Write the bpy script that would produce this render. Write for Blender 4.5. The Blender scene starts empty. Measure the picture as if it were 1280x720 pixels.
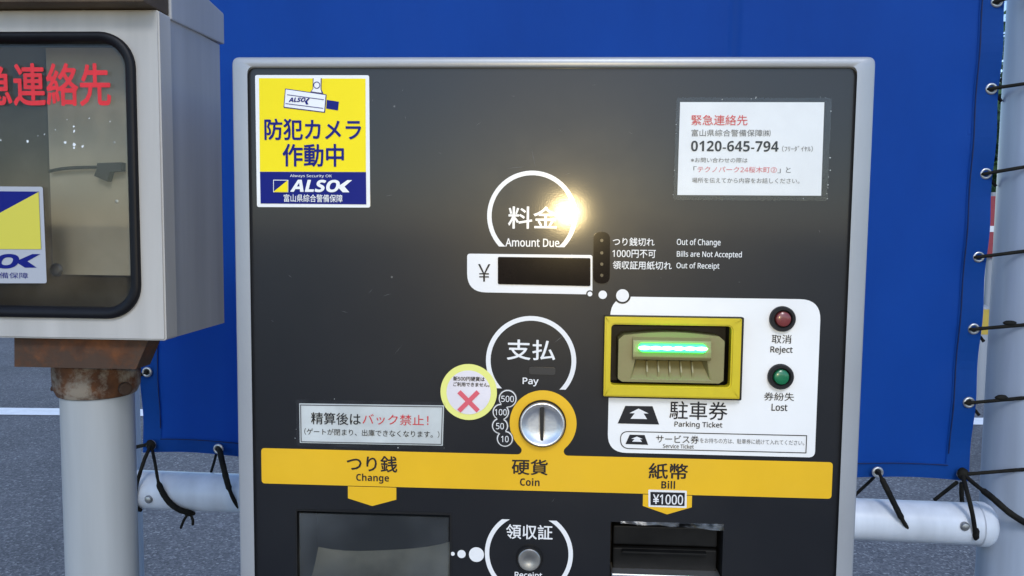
import bpy, bmesh, math, random
from mathutils import Vector, Matrix, noise
from mathutils.geometry import tessellate_polygon

random.seed(7)
S = bpy.context.scene
COL = S.collection

# ------------------------------------------------------------------ camera
CAM = Vector((0.0073, -0.6367, 1.30))
YAW, PITCH, ROLL = math.radians(2.963), math.radians(4.360), math.radians(0.586)
FW = Vector((-math.sin(YAW) * math.cos(PITCH), math.cos(YAW) * math.cos(PITCH), -math.sin(PITCH)))
_r = Vector((math.cos(YAW), math.sin(YAW), 0)); _u = _r.cross(FW)
RT = _r * math.cos(ROLL) + _u * math.sin(ROLL)
UP = -_r * math.sin(ROLL) + _u * math.cos(ROLL)
cd = bpy.data.cameras.new('camera'); cam = bpy.data.objects.new('camera', cd); COL.objects.link(cam)
m = Matrix((RT, UP, -FW)).transposed().to_4x4(); m.translation = CAM
cam.matrix_world = m
cd.sensor_width = 36; cd.lens = 28.125; cd.clip_start = 0.02; cd.clip_end = 2000
S.camera = cam

# ------------------------------------------------------------------ sky, sun, exposure
SUN_EL, SUN_ROT = math.radians(40), math.radians(174)
w = bpy.data.worlds.new('World'); S.world = w; w.use_nodes = True
nt = w.node_tree
bg = nt.nodes['Background']
sky = nt.nodes.new('ShaderNodeTexSky'); sky.sky_type = 'NISHITA'; sky.sun_disc = False
sky.sun_elevation = SUN_EL; sky.sun_rotation = SUN_ROT; sky.dust_density = 0.3; sky.air_density = 1.0; sky.ozone_density = 3.5
nt.links.new(sky.outputs[0], bg.inputs[0]); bg.inputs[1].default_value = 0.125
sl = bpy.data.lights.new('sun', 'SUN'); sun = bpy.data.objects.new('sun', sl); COL.objects.link(sun)
sl.energy = 0.75; sl.angle = math.radians(14); sl.color = (1.0, 0.985, 0.96)
sd = Vector((math.sin(SUN_ROT) * math.cos(SUN_EL), math.cos(SUN_ROT) * math.cos(SUN_EL), math.sin(SUN_EL)))
sun.rotation_euler = sd.to_track_quat('Z', 'Y').to_euler(); sun.location = (0, 0, 8)
# the phone torch whose warm reflection the photograph shows in the panel
tl = bpy.data.lights.new('phone_torch', 'POINT'); torch = bpy.data.objects.new('phone_torch', tl); COL.objects.link(torch)
torch.location = (0.028, -0.636, 1.324); tl.energy = 3.8; tl.shadow_soft_size = 0.010; tl.color = (1.0, 0.76, 0.36)
S.view_settings.view_transform = 'Standard'; S.view_settings.look = 'None'
S.view_settings.gamma = 1; S.view_settings.use_curve_mapping = False
S.view_settings.exposure = 0.80


# ------------------------------------------------------------------ layout helpers (survey points measured on real planes)
def ray(px, py):
    return (FW + RT * ((px - 640) / 1000.0) - UP * ((py - 360) / 1000.0))

def on_y(px, py, y=0.0):
    d = ray(px, py); return CAM + d * ((y - CAM.y) / d.y)

FA, FB = Vector((-0.594, 0.622, 0)), Vector((0.566, 0.577, 0))      # the fence's foot line
FDIR = (FB - FA).normalized(); FN = Vector((FDIR.y, -FDIR.x, 0))    # FN looks towards the viewer

def on_f(px, py, out=0.0):
    d = ray(px, py); o = FA + FN * out
    return CAM + d * ((o - CAM).dot(FN) / d.dot(FN))

def on_x(px, py, x):
    d = ray(px, py); return CAM + d * ((x - CAM.x) / d.x)

def on_z(px, py, z=0.0):
    d = ray(px, py); return CAM + d * ((z - CAM.z) / d.z)


# ------------------------------------------------------------------ materials
def lin(c):
    f = lambda v: v / 12.92 if v <= .04045 else ((v + .055) / 1.055) ** 2.4
    return tuple(f(v / 255.0) for v in c)

def mat(name, col, rough=.5, metal=0, var=.0, vscale=8, bump=0, bscale=200, col2=None, spec=.5, coat=0, coat_rough=.1,
        rvar=0, alpha=None, emis=None, estr=0, trans=0):
    M = bpy.data.materials.new(name); M.use_nodes = True
    n, l = M.node_tree.nodes, M.node_tree.links
    p = n['Principled BSDF']
    p.inputs['Base Color'].default_value = (*col, 1)
    p.inputs['Roughness'].default_value = rough; p.inputs['Metallic'].default_value = metal
    p.inputs['Specular IOR Level'].default_value = spec
    p.inputs['Coat Weight'].default_value = coat; p.inputs['Coat Roughness'].default_value = coat_rough
    if trans: p.inputs['Transmission Weight'].default_value = trans
    if emis:
        p.inputs['Emission Color'].default_value = (*emis, 1); p.inputs['Emission Strength'].default_value = estr
    tc = n.new('ShaderNodeTexCoord')
    if var or col2:
        nz = n.new('ShaderNodeTexNoise'); nz.inputs['Scale'].default_value = vscale; nz.inputs['Detail'].default_value = 8
        nz.inputs['Roughness'].default_value = .6
        l.new(tc.outputs['Object'], nz.inputs['Vector'])
        cr = n.new('ShaderNodeValToRGB'); cr.color_ramp.elements[0].position = .35; cr.color_ramp.elements[1].position = .65
        a = tuple(c * (1 - var) for c in col); b = col2 or tuple(min(1, c * (1 + var)) for c in col)
        cr.color_ramp.elements[0].color = (*a, 1); cr.color_ramp.elements[1].color = (*b, 1)
        l.new(nz.outputs[0], cr.inputs[0]); l.new(cr.outputs[0], p.inputs['Base Color'])
    if rvar:
        nz = n.new('ShaderNodeTexNoise'); nz.inputs['Scale'].default_value = vscale * 1.7; nz.inputs['Detail'].default_value = 6
        l.new(tc.outputs['Object'], nz.inputs['Vector'])
        mr = n.new('ShaderNodeMapRange'); mr.inputs[1].default_value = .3; mr.inputs[2].default_value = .7
        mr.inputs[3].default_value = max(.02, rough - rvar); mr.inputs[4].default_value = rough + rvar
        l.new(nz.outputs[0], mr.inputs[0]); l.new(mr.outputs[0], p.inputs['Roughness'])
    if bump:
        nz = n.new('ShaderNodeTexNoise'); nz.inputs['Scale'].default_value = bscale; nz.inputs['Detail'].default_value = 4
        l.new(tc.outputs['Object'], nz.inputs['Vector'])
        bp = n.new('ShaderNodeBump'); bp.inputs['Strength'].default_value = bump; bp.inputs['Distance'].default_value = .002
        l.new(nz.outputs[0], bp.inputs['Height']); l.new(bp.outputs[0], p.inputs['Normal'])
    return M

def clear(name, tint=(1, 1, 1), rough=.03, haze=.0, hazecol=(.6, .6, .6), dirt=0, dscale=20):
    """a thin clear sheet: see-through with a fresnel gloss, a little dust"""
    M = bpy.data.materials.new(name); M.use_nodes = True
    n, l = M.node_tree.nodes, M.node_tree.links
    for x in list(n): n.remove(x)
    out = n.new('ShaderNodeOutputMaterial'); tr = n.new('ShaderNodeBsdfTransparent'); tr.inputs[0].default_value = (*tint, 1)
    gl = n.new('ShaderNodeBsdfGlossy'); gl.inputs['Roughness'].default_value = rough
    fr = n.new('ShaderNodeFresnel'); fr.inputs[0].default_value = 1.5
    ge = n.new('ShaderNodeNewGeometry'); io = n.new('ShaderNodeMapRange')          # same gloss from either side of the sheet
    io.inputs[3].default_value = 1.38; io.inputs[4].default_value = 1 / 1.38
    l.new(ge.outputs['Backfacing'], io.inputs[0]); l.new(io.outputs[0], fr.inputs[0])
    m1 = n.new('ShaderNodeMixShader'); l.new(fr.outputs[0], m1.inputs[0]); l.new(tr.outputs[0], m1.inputs[1]); l.new(gl.outputs[0], m1.inputs[2])
    df = n.new('ShaderNodeBsdfDiffuse'); df.inputs[0].default_value = (*hazecol, 1)
    m2 = n.new('ShaderNodeMixShader'); l.new(m1.outputs[0], m2.inputs[1]); l.new(df.outputs[0], m2.inputs[2])
    if dirt:
        tc = n.new('ShaderNodeTexCoord'); nz = n.new('ShaderNodeTexNoise'); nz.inputs['Scale'].default_value = dscale; nz.inputs['Detail'].default_value = 9
        l.new(tc.outputs['Object'], nz.inputs['Vector'])
        mr = n.new('ShaderNodeMapRange'); mr.inputs[1].default_value = .4; mr.inputs[2].default_value = .75
        mr.inputs[3].default_value = haze; mr.inputs[4].default_value = haze + dirt
        l.new(nz.outputs[0], mr.inputs[0]); l.new(mr.outputs[0], m2.inputs[0])
    else:
        m2.inputs[0].default_value = haze
    l.new(m2.outputs[0], out.inputs[0])
    return M

def panel_material():
    """dark grey painted sheet, satin, with a fine grain and faint rub marks"""
    M = mat('panel_dark', (.004, .0045, .007), rough=.42, spec=.40, coat=.46, coat_rough=.11)
    n, l = M.node_tree.nodes, M.node_tree.links; p = n['Principled BSDF']
    tc = n.new('ShaderNodeTexCoord')
    g = n.new('ShaderNodeTexNoise'); g.inputs['Scale'].default_value = 900; g.inputs['Detail'].default_value = 2
    l.new(tc.outputs['Object'], g.inputs['Vector'])
    bp = n.new('ShaderNodeBump'); bp.inputs['Strength'].default_value = .035; bp.inputs['Distance'].default_value = .0005
    l.new(g.outputs[0], bp.inputs['Height']); l.new(bp.outputs[0], p.inputs['Normal']); l.new(bp.outputs[0], p.inputs['Coat Normal'])
    d = n.new('ShaderNodeTexNoise'); d.inputs['Scale'].default_value = 9; d.inputs['Detail'].default_value = 8; d.inputs['Roughness'].default_value = .7
    l.new(tc.outputs['Object'], d.inputs['Vector'])
    mr = n.new('ShaderNodeMapRange'); mr.inputs[1].default_value = .3; mr.inputs[2].default_value = .7
    mr.inputs[3].default_value = .37; mr.inputs[4].default_value = .50
    l.new(d.outputs[0], mr.inputs[0]); l.new(mr.outputs[0], p.inputs['Roughness'])
    m2 = n.new('ShaderNodeMapRange'); m2.inputs[1].default_value = .35; m2.inputs[2].default_value = .7
    m2.inputs[3].default_value = .095; m2.inputs[4].default_value = .14
    l.new(d.outputs[0], m2.inputs[0]); l.new(m2.outputs[0], p.inputs['Coat Roughness'])
    # specks of dust and nicks
    v = n.new('ShaderNodeTexVoronoi'); v.inputs['Scale'].default_value = 42
    l.new(tc.outputs['Object'], v.inputs['Vector'])
    lt = n.new('ShaderNodeMath'); lt.operation = 'LESS_THAN'; lt.inputs[1].default_value = .035
    l.new(v.outputs['Distance'], lt.inputs[0])
    sp = n.new('ShaderNodeSeparateColor'); l.new(v.outputs['Color'], sp.inputs[0])
    gt = n.new('ShaderNodeMath'); gt.operation = 'GREATER_THAN'; gt.inputs[1].default_value = .72; l.new(sp.outputs[0], gt.inputs[0])
    mu = n.new('ShaderNodeMath'); mu.operation = 'MULTIPLY'; l.new(lt.outputs[0], mu.inputs[0]); l.new(gt.outputs[0], mu.inputs[1])
    mx = n.new('ShaderNodeMixRGB'); mx.inputs[1].default_value = (.004, .0045, .007, 1); mx.inputs[2].default_value = (.11, .11, .11, 1)
    l.new(mu.outputs[0], mx.inputs[0]); l.new(mx.outputs[0], p.inputs['Base Color'])
    return M

def asphalt_material():
    M = bpy.data.materials.new('asphalt'); M.use_nodes = True
    n, l = M.node_tree.nodes, M.node_tree.links; p = n['Principled BSDF']
    tc = n.new('ShaderNodeTexCoord')
    v = n.new('ShaderNodeTexVoronoi'); v.inputs['Scale'].default_value = 120; v.inputs['Randomness'].default_value = 1
    l.new(tc.outputs['Object'], v.inputs['Vector'])
    sp = n.new('ShaderNodeSeparateColor'); l.new(v.outputs['Color'], sp.inputs[0])
    cr = n.new('ShaderNodeValToRGB')
    e = cr.color_ramp.elements; e[0].position = .0; e[0].color = (.09, .09, .10, 1); e[1].position = 1; e[1].color = (.34, .34, .34, 1)
    k = e.new(.55); k.color = (.145, .145, .155, 1); k = e.new(.88); k.color = (.20, .20, .21, 1)
    l.new(sp.outputs[0], cr.inputs[0])
    nz = n.new('ShaderNodeTexNoise'); nz.inputs['Scale'].default_value = .9; nz.inputs['Detail'].default_value = 10; nz.inputs['Roughness'].default_value = .65
    l.new(tc.outputs['Object'], nz.inputs['Vector'])
    mr = n.new('ShaderNodeMapRange'); mr.inputs[1].default_value = .3; mr.inputs[2].default_value = .7; mr.inputs[3].default_value = .64; mr.inputs[4].default_value = 1.16
    l.new(nz.outputs[0], mr.inputs[0])
    mx = n.new('ShaderNodeMixRGB'); mx.blend_type = 'MULTIPLY'; mx.inputs[0].default_value = 1
    l.new(cr.outputs[0], mx.inputs[1]); l.new(mr.outputs[0], mx.inputs[2]); l.new(mx.outputs[0], p.inputs['Base Color'])
    p.inputs['Roughness'].default_value = .8
    bp = n.new('ShaderNodeBump'); bp.inputs['Strength'].default_value = .45; bp.inputs['Distance'].default_value = .006
    l.new(v.outputs['Distance'], bp.inputs['Height']); l.new(bp.outputs[0], p.inputs['Normal'])
    return M

def tarp_material():
    M = bpy.data.materials.new('tarp_blue'); M.use_nodes = True
    n, l = M.node_tree.nodes, M.node_tree.links; p = n['Principled BSDF']
    tc = n.new('ShaderNodeTexCoord')
    mp = n.new('ShaderNodeMapping'); mp.inputs['Scale'].default_value = (1, 1, .35); l.new(tc.outputs['Object'], mp.inputs[0])
    nz = n.new('ShaderNodeTexNoise'); nz.inputs['Scale'].default_value = 6; nz.inputs['Detail'].default_value = 9; nz.inputs['Roughness'].default_value = .62
    l.new(mp.outputs[0], nz.inputs['Vector'])
    cr = n.new('ShaderNodeValToRGB'); cr.color_ramp.elements[0].position = .3; cr.color_ramp.elements[1].position = .72
    cr.color_ramp.elements[0].color = (.004, .085, .42, 1); cr.color_ramp.elements[1].color = (.006, .105, .49, 1)
    l.new(nz.outputs[0], cr.inputs[0]); l.new(cr.outputs[0], p.inputs['Base Color'])
    p.inputs['Roughness'].default_value = .55; p.inputs['Specular IOR Level'].default_value = .25
    # the sheet's weave
    w1 = n.new('ShaderNodeTexWave'); w1.inputs['Scale'].default_value = 260; w1.bands_direction = 'X'; l.new(tc.outputs['Object'], w1.inputs[0])
    w2 = n.new('ShaderNodeTexWave'); w2.inputs['Scale'].default_value = 260; w2.bands_direction = 'Z'; l.new(tc.outputs['Object'], w2.inputs[0])
    ad = n.new('ShaderNodeMath'); l.new(w1.outputs[1], ad.inputs[0]); l.new(w2.outputs[1], ad.inputs[1])
    cz = n.new('ShaderNodeTexNoise'); cz.noise_type = 'RIDGED_MULTIFRACTAL'; cz.inputs['Scale'].default_value = 5; cz.inputs['Detail'].default_value = 4
    l.new(mp.outputs[0], cz.inputs['Vector'])
    b0 = n.new('ShaderNodeBump'); b0.inputs['Strength'].default_value = .38; b0.inputs['Distance'].default_value = .006
    l.new(cz.outputs[0], b0.inputs['Height'])
    bp = n.new('ShaderNodeBump'); bp.inputs['Strength'].default_value = .25; bp.inputs['Distance'].default_value = .0006
    l.new(b0.outputs[0], bp.inputs['Normal']); l.new(ad.outputs[0], bp.inputs['Height']); l.new(bp.outputs[0], p.inputs['Normal'])
    return M

def painted_steel(name, base, rust=(.09, .035, .015), amount=.62, rough=.4, scale=14, metal=0):
    M = mat(name, base, rough=rough, metal=metal)
    n, l = M.node_tree.nodes, M.node_tree.links; p = n['Principled BSDF']
    tc = n.new('ShaderNodeTexCoord')
    nz = n.new('ShaderNodeTexNoise'); nz.inputs['Scale'].default_value = scale; nz.inputs['Detail'].default_value = 10; nz.inputs['Roughness'].default_value = .68
    l.new(tc.outputs['Object'], nz.inputs['Vector'])
    cr = n.new('ShaderNodeValToRGB'); e = cr.color_ramp.elements
    e[0].position = amount; e[0].color = (0, 0, 0, 1); e[1].position = min(1, amount + .09); e[1].color = (1, 1, 1, 1)
    l.new(nz.outputs[0], cr.inputs[0])
    n2 = n.new('ShaderNodeTexNoise'); n2.inputs['Scale'].default_value = 60; n2.inputs['Detail'].default_value = 8
    l.new(tc.outputs['Object'], n2.inputs['Vector'])
    rr = n.new('ShaderNodeValToRGB'); rr.color_ramp.elements[0].position = .3; rr.color_ramp.elements[1].position = .7
    rr.color_ramp.elements[0].color = (rust[0] * .45, rust[1] * .4, rust[2] * .4, 1); rr.color_ramp.elements[1].color = (rust[0] * 1.7, rust[1] * 1.5, rust[2] * 1.2, 1)
    l.new(n2.outputs[0], rr.inputs[0])
    n3 = n.new('ShaderNodeTexNoise'); n3.inputs['Scale'].default_value = 5; n3.inputs['Detail'].default_value = 7
    mp = n.new('ShaderNodeMapping'); mp.inputs['Scale'].default_value = (6, 6, .5); l.new(tc.outputs['Object'], mp.inputs[0])   # rain streaks
    l.new(mp.outputs[0], n3.inputs['Vector'])
    bb = n.new('ShaderNodeValToRGB'); bb.color_ramp.elements[0].position = .3; bb.color_ramp.elements[1].position = .7
    bb.color_ramp.elements[0].color = (*[c * .80 for c in base], 1); bb.color_ramp.elements[1].color = (*[min(1, c * 1.06) for c in base], 1)
    l.new(n3.outputs[0], bb.inputs[0])
    mx = n.new('ShaderNodeMixRGB'); l.new(cr.outputs[0], mx.inputs[0]); l.new(bb.outputs[0], mx.inputs[1]); l.new(rr.outputs[0], mx.inputs[2])
    l.new(mx.outputs[0], p.inputs['Base Color'])
    mr = n.new('ShaderNodeMapRange'); mr.inputs[3].default_value = rough; mr.inputs[4].default_value = .9
    l.new(cr.outputs[0], mr.inputs[0]); l.new(mr.outputs[0], p.inputs['Roughness'])
    bp = n.new('ShaderNodeBump'); bp.inputs['Strength'].default_value = .35; bp.inputs['Distance'].default_value = .001
    l.new(cr.outputs[0], bp.inputs['Height']); l.new(bp.outputs[0], p.inputs['Normal'])
    return M

MT = dict(
    asphalt=asphalt_material(), tarp=tarp_material(), panel=panel_material(),
    line=mat('road_paint', (.95, .95, .94), .7, var=.08, vscale=14, bump=.3, bscale=120),
    silver=mat('silver_paint', (.35, .37, .40), .38, metal=.25, var=.05, vscale=9, bump=.05, bscale=500),
    white=mat('white_print', (.74, .76, .79), .3, var=.02, vscale=30, coat=.8, coat_rough=.11),
    card=mat('white_card', (.76, .78, .80), .38, var=.03, vscale=14, rvar=.06),
    paper=mat('white_paper', (.78, .80, .83), .45, var=.03, vscale=22),
    paper_old=mat('aged_paper', (.60, .64, .66), .35, var=.10, vscale=26),
    ink=mat('dark_print', (.012, .013, .017), .5, spec=.3), ink_grey=mat('grey_print', (.09, .095, .11), .5),
    red_ink=mat('red_print', (.62, .035, .05), .45), pink_ink=mat('faded_red_print', (.62, .10, .14), .45),
    yellow=mat('yellow_print', (.72, .43, .012), .38, var=.04, vscale=12, rvar=.05),
    sticker_yellow=mat('sticker_yellow', (.84, .70, .006), .4, spec=.25, var=.02, vscale=20),
    sticker_blue=mat('sticker_blue', (.003, .008, .17), .4, spec=.2),
    frame_yellow=mat('plastic_yellow', (.55, .44, .012), .4, var=.06, vscale=30, bump=.04, bscale=300),
    pale_yellow=mat('pale_yellow', (.72, .74, .22), .4, var=.03), lilac=mat('pale_lilac', (.68, .66, .72), .4, var=.05, vscale=60),
    black=mat('black_plastic', (.009, .009, .010), .5, spec=.3, var=.2, vscale=30), slot_grey=mat('slot_grey', (.028, .028, .03), .35), scratch=mat('scratch', (.10, .105, .115), .6), slot_black=mat('slot_black', (.007, .007, .007), .55, spec=.15, var=.3, vscale=50), hole=mat('dark_recess', (.006, .006, .007), .6),
    glass_black=mat('smoked_window', (.007, .004, .003), .15, spec=.18, var=.3, vscale=40),
    beige=mat('beige_plastic', (.21, .19, .085), .42, var=.05, vscale=20, bump=.05, bscale=250),
    led=mat('green_light', (.1, .8, .4), .4, emis=(.003, .9, .03), estr=3.6),
    led_core=mat('green_light_core', (.5, .9, .6), .4, emis=(.13, 1.0, .22), estr=13.0),
    led_off=mat('lamp_off', (.02, .017, .012), .3),
    chrome=mat('steel_satin', (.82, .83, .85), .40, metal=1, var=.06, vscale=30, bump=.06, bscale=400),
    steel=mat('steel_dull', (.42, .41, .39), .42, metal=.9, var=.15, vscale=60),
    steel_bowl=mat('tray_steel', (.27, .24, .17), .45, metal=.5, var=.35, vscale=14, rvar=.1),
    red_cap=mat('red_button', (.17, .035, .035), .3, coat=.4, var=.06, vscale=60), green_cap=mat('green_button', (.010, .15, .065), .3, coat=.4, var=.06, vscale=60),
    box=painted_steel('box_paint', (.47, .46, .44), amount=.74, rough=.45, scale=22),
    box_shaded=painted_steel('box_shaded_paint', (.36, .37, .39), amount=.735, rough=.45, scale=26),  # box paint again, side shade put into a darker, bluer colour
    hood=mat('weathered_hood', (.085, .06, .035), .7, var=.35, vscale=18, bump=.3, bscale=60),
    gasket=mat('rubber_gasket', (.005, .005, .007), .5, spec=.25, var=.2, vscale=30, bump=.05, bscale=150),
    seal=mat('door_seal', (.48, .44, .38), .6, var=.1, vscale=40),
    backplate=mat('mounting_board', (.30, .28, .22), .6, var=.14, vscale=10, bump=.1, bscale=90),
    inner=mat('cabinet_inside', (.13, .12, .10), .7, var=.3, vscale=9),
    pane=clear('window_pane', (.93, .92, .89), .04, haze=.0, hazecol=(.42, .40, .35), dirt=.025, dscale=24),
    flap=clear('clear_flap', (.74, .77, .80), .22, haze=.04, hazecol=(.30, .33, .36), dirt=.16, dscale=9),
    film=clear('clear_film', (.94, .95, .95), .12, haze=.0, hazecol=(.5, .5, .55), dirt=.04, dscale=60),
    redletter=mat('red_vinyl', (.68, .012, .02), .4, var=.08, vscale=60),
    rust=painted_steel('rusted_steel', (.065, .036, .022), rust=(.105, .042, .016), amount=.50, rough=.85, scale=10),
    rust_clamp=painted_steel('rusted_clamp', (.27, .23, .18), rust=(.085, .038, .018), amount=.46, rough=.7, scale=16),
    post=painted_steel('post_paint', (.41, .435, .45), amount=.76, rough=.4, scale=18),
    pole=painted_steel('pole_paint', (.40, .46, .56), rust=(.12, .10, .08), amount=.73, rough=.35, scale=12),
    rail=painted_steel('rail_paint', (.66, .70, .76), rust=(.05, .045, .03), amount=.72, rough=.35, scale=15),
    cord=mat('black_cord', (.004, .004, .004), .8, spec=.2, col2=(.018, .016, .011), vscale=40, bump=.4, bscale=400),
    thread=mat('hem_thread', (.002, .012, .07), .7),
    eyelet=mat('eyelet_metal', (.55, .54, .52), .35, metal=.8, var=.25, vscale=90),
    wall=mat('concrete_wall', (.50, .50, .48), .8, var=.15, vscale=3, bump=.3, bscale=30),
    leaf=mat('leaf', (.035, .085, .02), .5, var=.5, vscale=3), bark=mat('bark', (.06, .045, .03), .9, var=.3, vscale=20),
    sign_red=mat('sign_red', (.30, .035, .045), .5, var=.1), sign_white=mat('sign_white', (.75, .75, .75), .5),
    bollard_yellow=mat('bollard_yellow', (.50, .34, .05), .45, var=.08), bollard_grey=mat('bollard_grey', (.30, .31, .33), .5),
)

# ------------------------------------------------------------------ object helpers
OFF = {}

def tag(o, label=None, cat=None, group=None, kind=None):
    if label: o['label'] = label
    if cat: o['category'] = cat
    if group: o['group'] = group
    if kind: o['kind'] = kind
    return o

def thing(name, loc, label, cat, group=None):
    o = bpy.data.objects.new(name, None); COL.objects.link(o); o.location = loc; o.empty_display_size = .05
    OFF[o.name] = Vector(loc)
    return tag(o, label, cat, group)

def mesh(name, bm, material, parent=None, smooth=False, label=None, origin=None):
    """links a world-space bmesh as ONE object; the origin is the parent thing's"""
    off = OFF[parent.name] if parent else Vector(origin or (0, 0, 0))
    bmesh.ops.translate(bm, verts=bm.verts, vec=-off)
    bm.normal_update()
    me = bpy.data.meshes.new(name); bm.to_mesh(me); bm.free()
    for mm in (material if isinstance(material, (list, tuple)) else [material]): me.materials.append(mm)
    if smooth:
        for p in me.polygons: p.use_smooth = True
    o = bpy.data.objects.new(name, me); COL.objects.link(o)
    if parent: o.parent = parent
    else: o.location = off
    OFF[o.name] = off
    if label: o['label'] = label
    return o

def rounded(pts, r, seg=5):
    """round the corners of a closed 2-D outline (r: one radius or one per corner)"""
    out = []; n = len(pts)
    for i in range(n):
        p = Vector(pts[i]); a = Vector(pts[i - 1]); b = Vector(pts[(i + 1) % n])
        rr = r[i] if isinstance(r, (list, tuple)) else r
        if rr <= 0: out.append(p); continue
        da = (a - p); db = (b - p); t = min(rr, da.length * .49, db.length * .49)
        s, e = p + da.normalized() * t, p + db.normalized() * t
        for k in range(seg + 1):
            u = k / seg
            out.append(s * (1 - u) ** 2 * 1 + p * 2 * u * (1 - u) * 1 + e * u * u if False else (s * (1 - u) + p * u) * (1 - u) + (p * (1 - u) + e * u) * u)
    return out

def px2(pts, y=0.0):
    """pixel outline -> (x, z) points on the upright plane at y"""
    r = []
    for q in pts:
        v = on_y(q[0], q[1], y); r.append(Vector((v.x, v.z)))
    return r

def flat_bm(pts, y, th=0.0, bm=None):
    """outline of (x, z) points; its front face lies at y, its body goes th back"""
    bm = bm or bmesh.new()
    area = sum(pts[i - 1][0] * pts[i][1] - pts[i][0] * pts[i - 1][1] for i in range(len(pts)))
    if area < 0: pts = pts[::-1]
    f = [bm.verts.new((p[0], y, p[1])) for p in pts]
    bm.faces.new(f)
    if th:
        b = [bm.verts.new((p[0], y + th, p[1])) for p in pts]
        bm.faces.new(b[::-1]); n = len(pts)
        for i in range(n):
            j = (i + 1) % n; bm.faces.new((f[j], f[i], b[i], b[j]))
    return bm

def holed_bm(loops, y):
    """an outline with openings cut in it, facing the viewer"""
    bm = bmesh.new(); flat = [Vector((p[0], p[1], 0)) for lp in loops for p in lp]
    vs = [bm.verts.new((p.x, y, p.y)) for p in flat]
    for t in tessellate_polygon([[Vector((p[0], p[1], 0)) for p in lp] for lp in loops]):
        try: f = bm.faces.new([vs[i] for i in t])
        except ValueError: continue
        f.normal_update()
        if f.normal.y > 0: f.normal_flip()
    return bm

def bevel(bm, w, seg=2, ang=30):
    ed = [e for e in bm.edges if len(e.link_faces) == 2 and e.calc_face_angle(0) > math.radians(ang)]
    bmesh.ops.bevel(bm, geom=ed, offset=w, segments=seg, profile=.6, affect='EDGES')
    return bm

def plate(name, pts, material, parent, front, th=.0, r=0, bev=0, label=None, plane=0.0):
    q = rounded(px2(pts, plane), r) if r else px2(pts, plane)
    bm = flat_bm(q, plane - front, th)
    if bev: bevel(bm, bev)
    return mesh(name, bm, material, parent, label=label)

def circ(cx, cy, rpx, n=40, plane=0.0):
    c = on_y(cx, cy, plane); r = rpx * (on_y(cx + 10, cy, plane) - on_y(cx - 10, cy, plane)).length / 20
    return [Vector((c.x + r * math.cos(2 * math.pi * k / n), c.z + r * math.sin(2 * math.pi * k / n))) for k in range(n)], c, r

def disc(name, cx, cy, rpx, material, parent, front, th=0.0, bev=0, n=40, label=None, plane=0.0):
    p, _, _ = circ(cx, cy, rpx, n, plane)
    bm = flat_bm(p, plane - front, th)
    if bev: bevel(bm, bev, 3, 40)
    return mesh(name, bm, material, parent, label=label, smooth=False)

def strip_bm(outer, inner, y, closed=True, th=0, bm=None):
    bm = bm or bmesh.new(); n = len(outer)
    o = [bm.verts.new((p[0], y, p[1])) for p in outer]; i_ = [bm.verts.new((p[0], y, p[1])) for p in inner]
    for k in range(n if closed else n - 1):
        j = (k + 1) % n; bm.faces.new((o[k], o[j], i_[j], i_[k]))
    if th:
        o2 = [bm.verts.new((p[0], y + th, p[1])) for p in outer]; i2 = [bm.verts.new((p[0], y + th, p[1])) for p in inner]
        for k in range(n if closed else n - 1):
            j = (k + 1) % n
            bm.faces.new((o2[j], o2[k], i2[k], i2[j])); bm.faces.new((o[j], o[k], o2[k], o2[j])); bm.faces.new((i_[k], i_[j], i2[j], i2[k]))
        if not closed:
            bm.faces.new((o[0], i_[0], i2[0], o2[0])); bm.faces.new((i_[-1], o[-1], o2[-1], i2[-1]))
    bmesh.ops.recalc_face_normals(bm, faces=bm.faces)
    for f in bm.faces:
        pass
    return bm

def ring(name, cx, cy, r1, r0, material, parent, front, th=0.0, n=56, plane=0.0, label=None):
    a, _, _ = circ(cx, cy, r1, n, plane); b, _, _ = circ(cx, cy, r0, n, plane)
    return mesh(name, strip_bm(a, b, plane - front, True, th), material, parent, label=label)

def arc_bm(cx, cy, r1, r0, cut1, cut0, side, y, n=48, bm=None):
    """a ring cut off level: side 'top' keeps what is above the cut; cut in pixels below/above the centre"""
    c = on_y(cx, cy); s = (on_y(cx + 10, cy) - on_y(cx - 10, cy)).length / 20
    def pts(r, cut):
        a = math.asin(max(-1, min(1, cut / r)))
        return [Vector((c.x + s * r * math.cos(t), c.z + s * r * math.sin(t))) for t in
                [-a + (math.pi + 2 * a) * k / (n - 1) for k in range(n)]]
    return strip_bm(pts(r1, cut1), pts(r0, cut0), y, False, 0, bm)

def sans(body, heavy):
    out = []
    for ch in body:
        if 'A' <= ch <= 'Z': out.append(chr((0x1D5D4 if heavy else 0x1D5A0) + ord(ch) - 65))
        elif 'a' <= ch <= 'z': out.append(chr((0x1D5EE if heavy else 0x1D5BA) + ord(ch) - 97))
        elif '0' <= ch <= '9': out.append(chr((0x1D7EC if heavy else 0x1D7E2) + ord(ch) - 48))
        else: out.append(ch)
    return ''.join(out)

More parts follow.
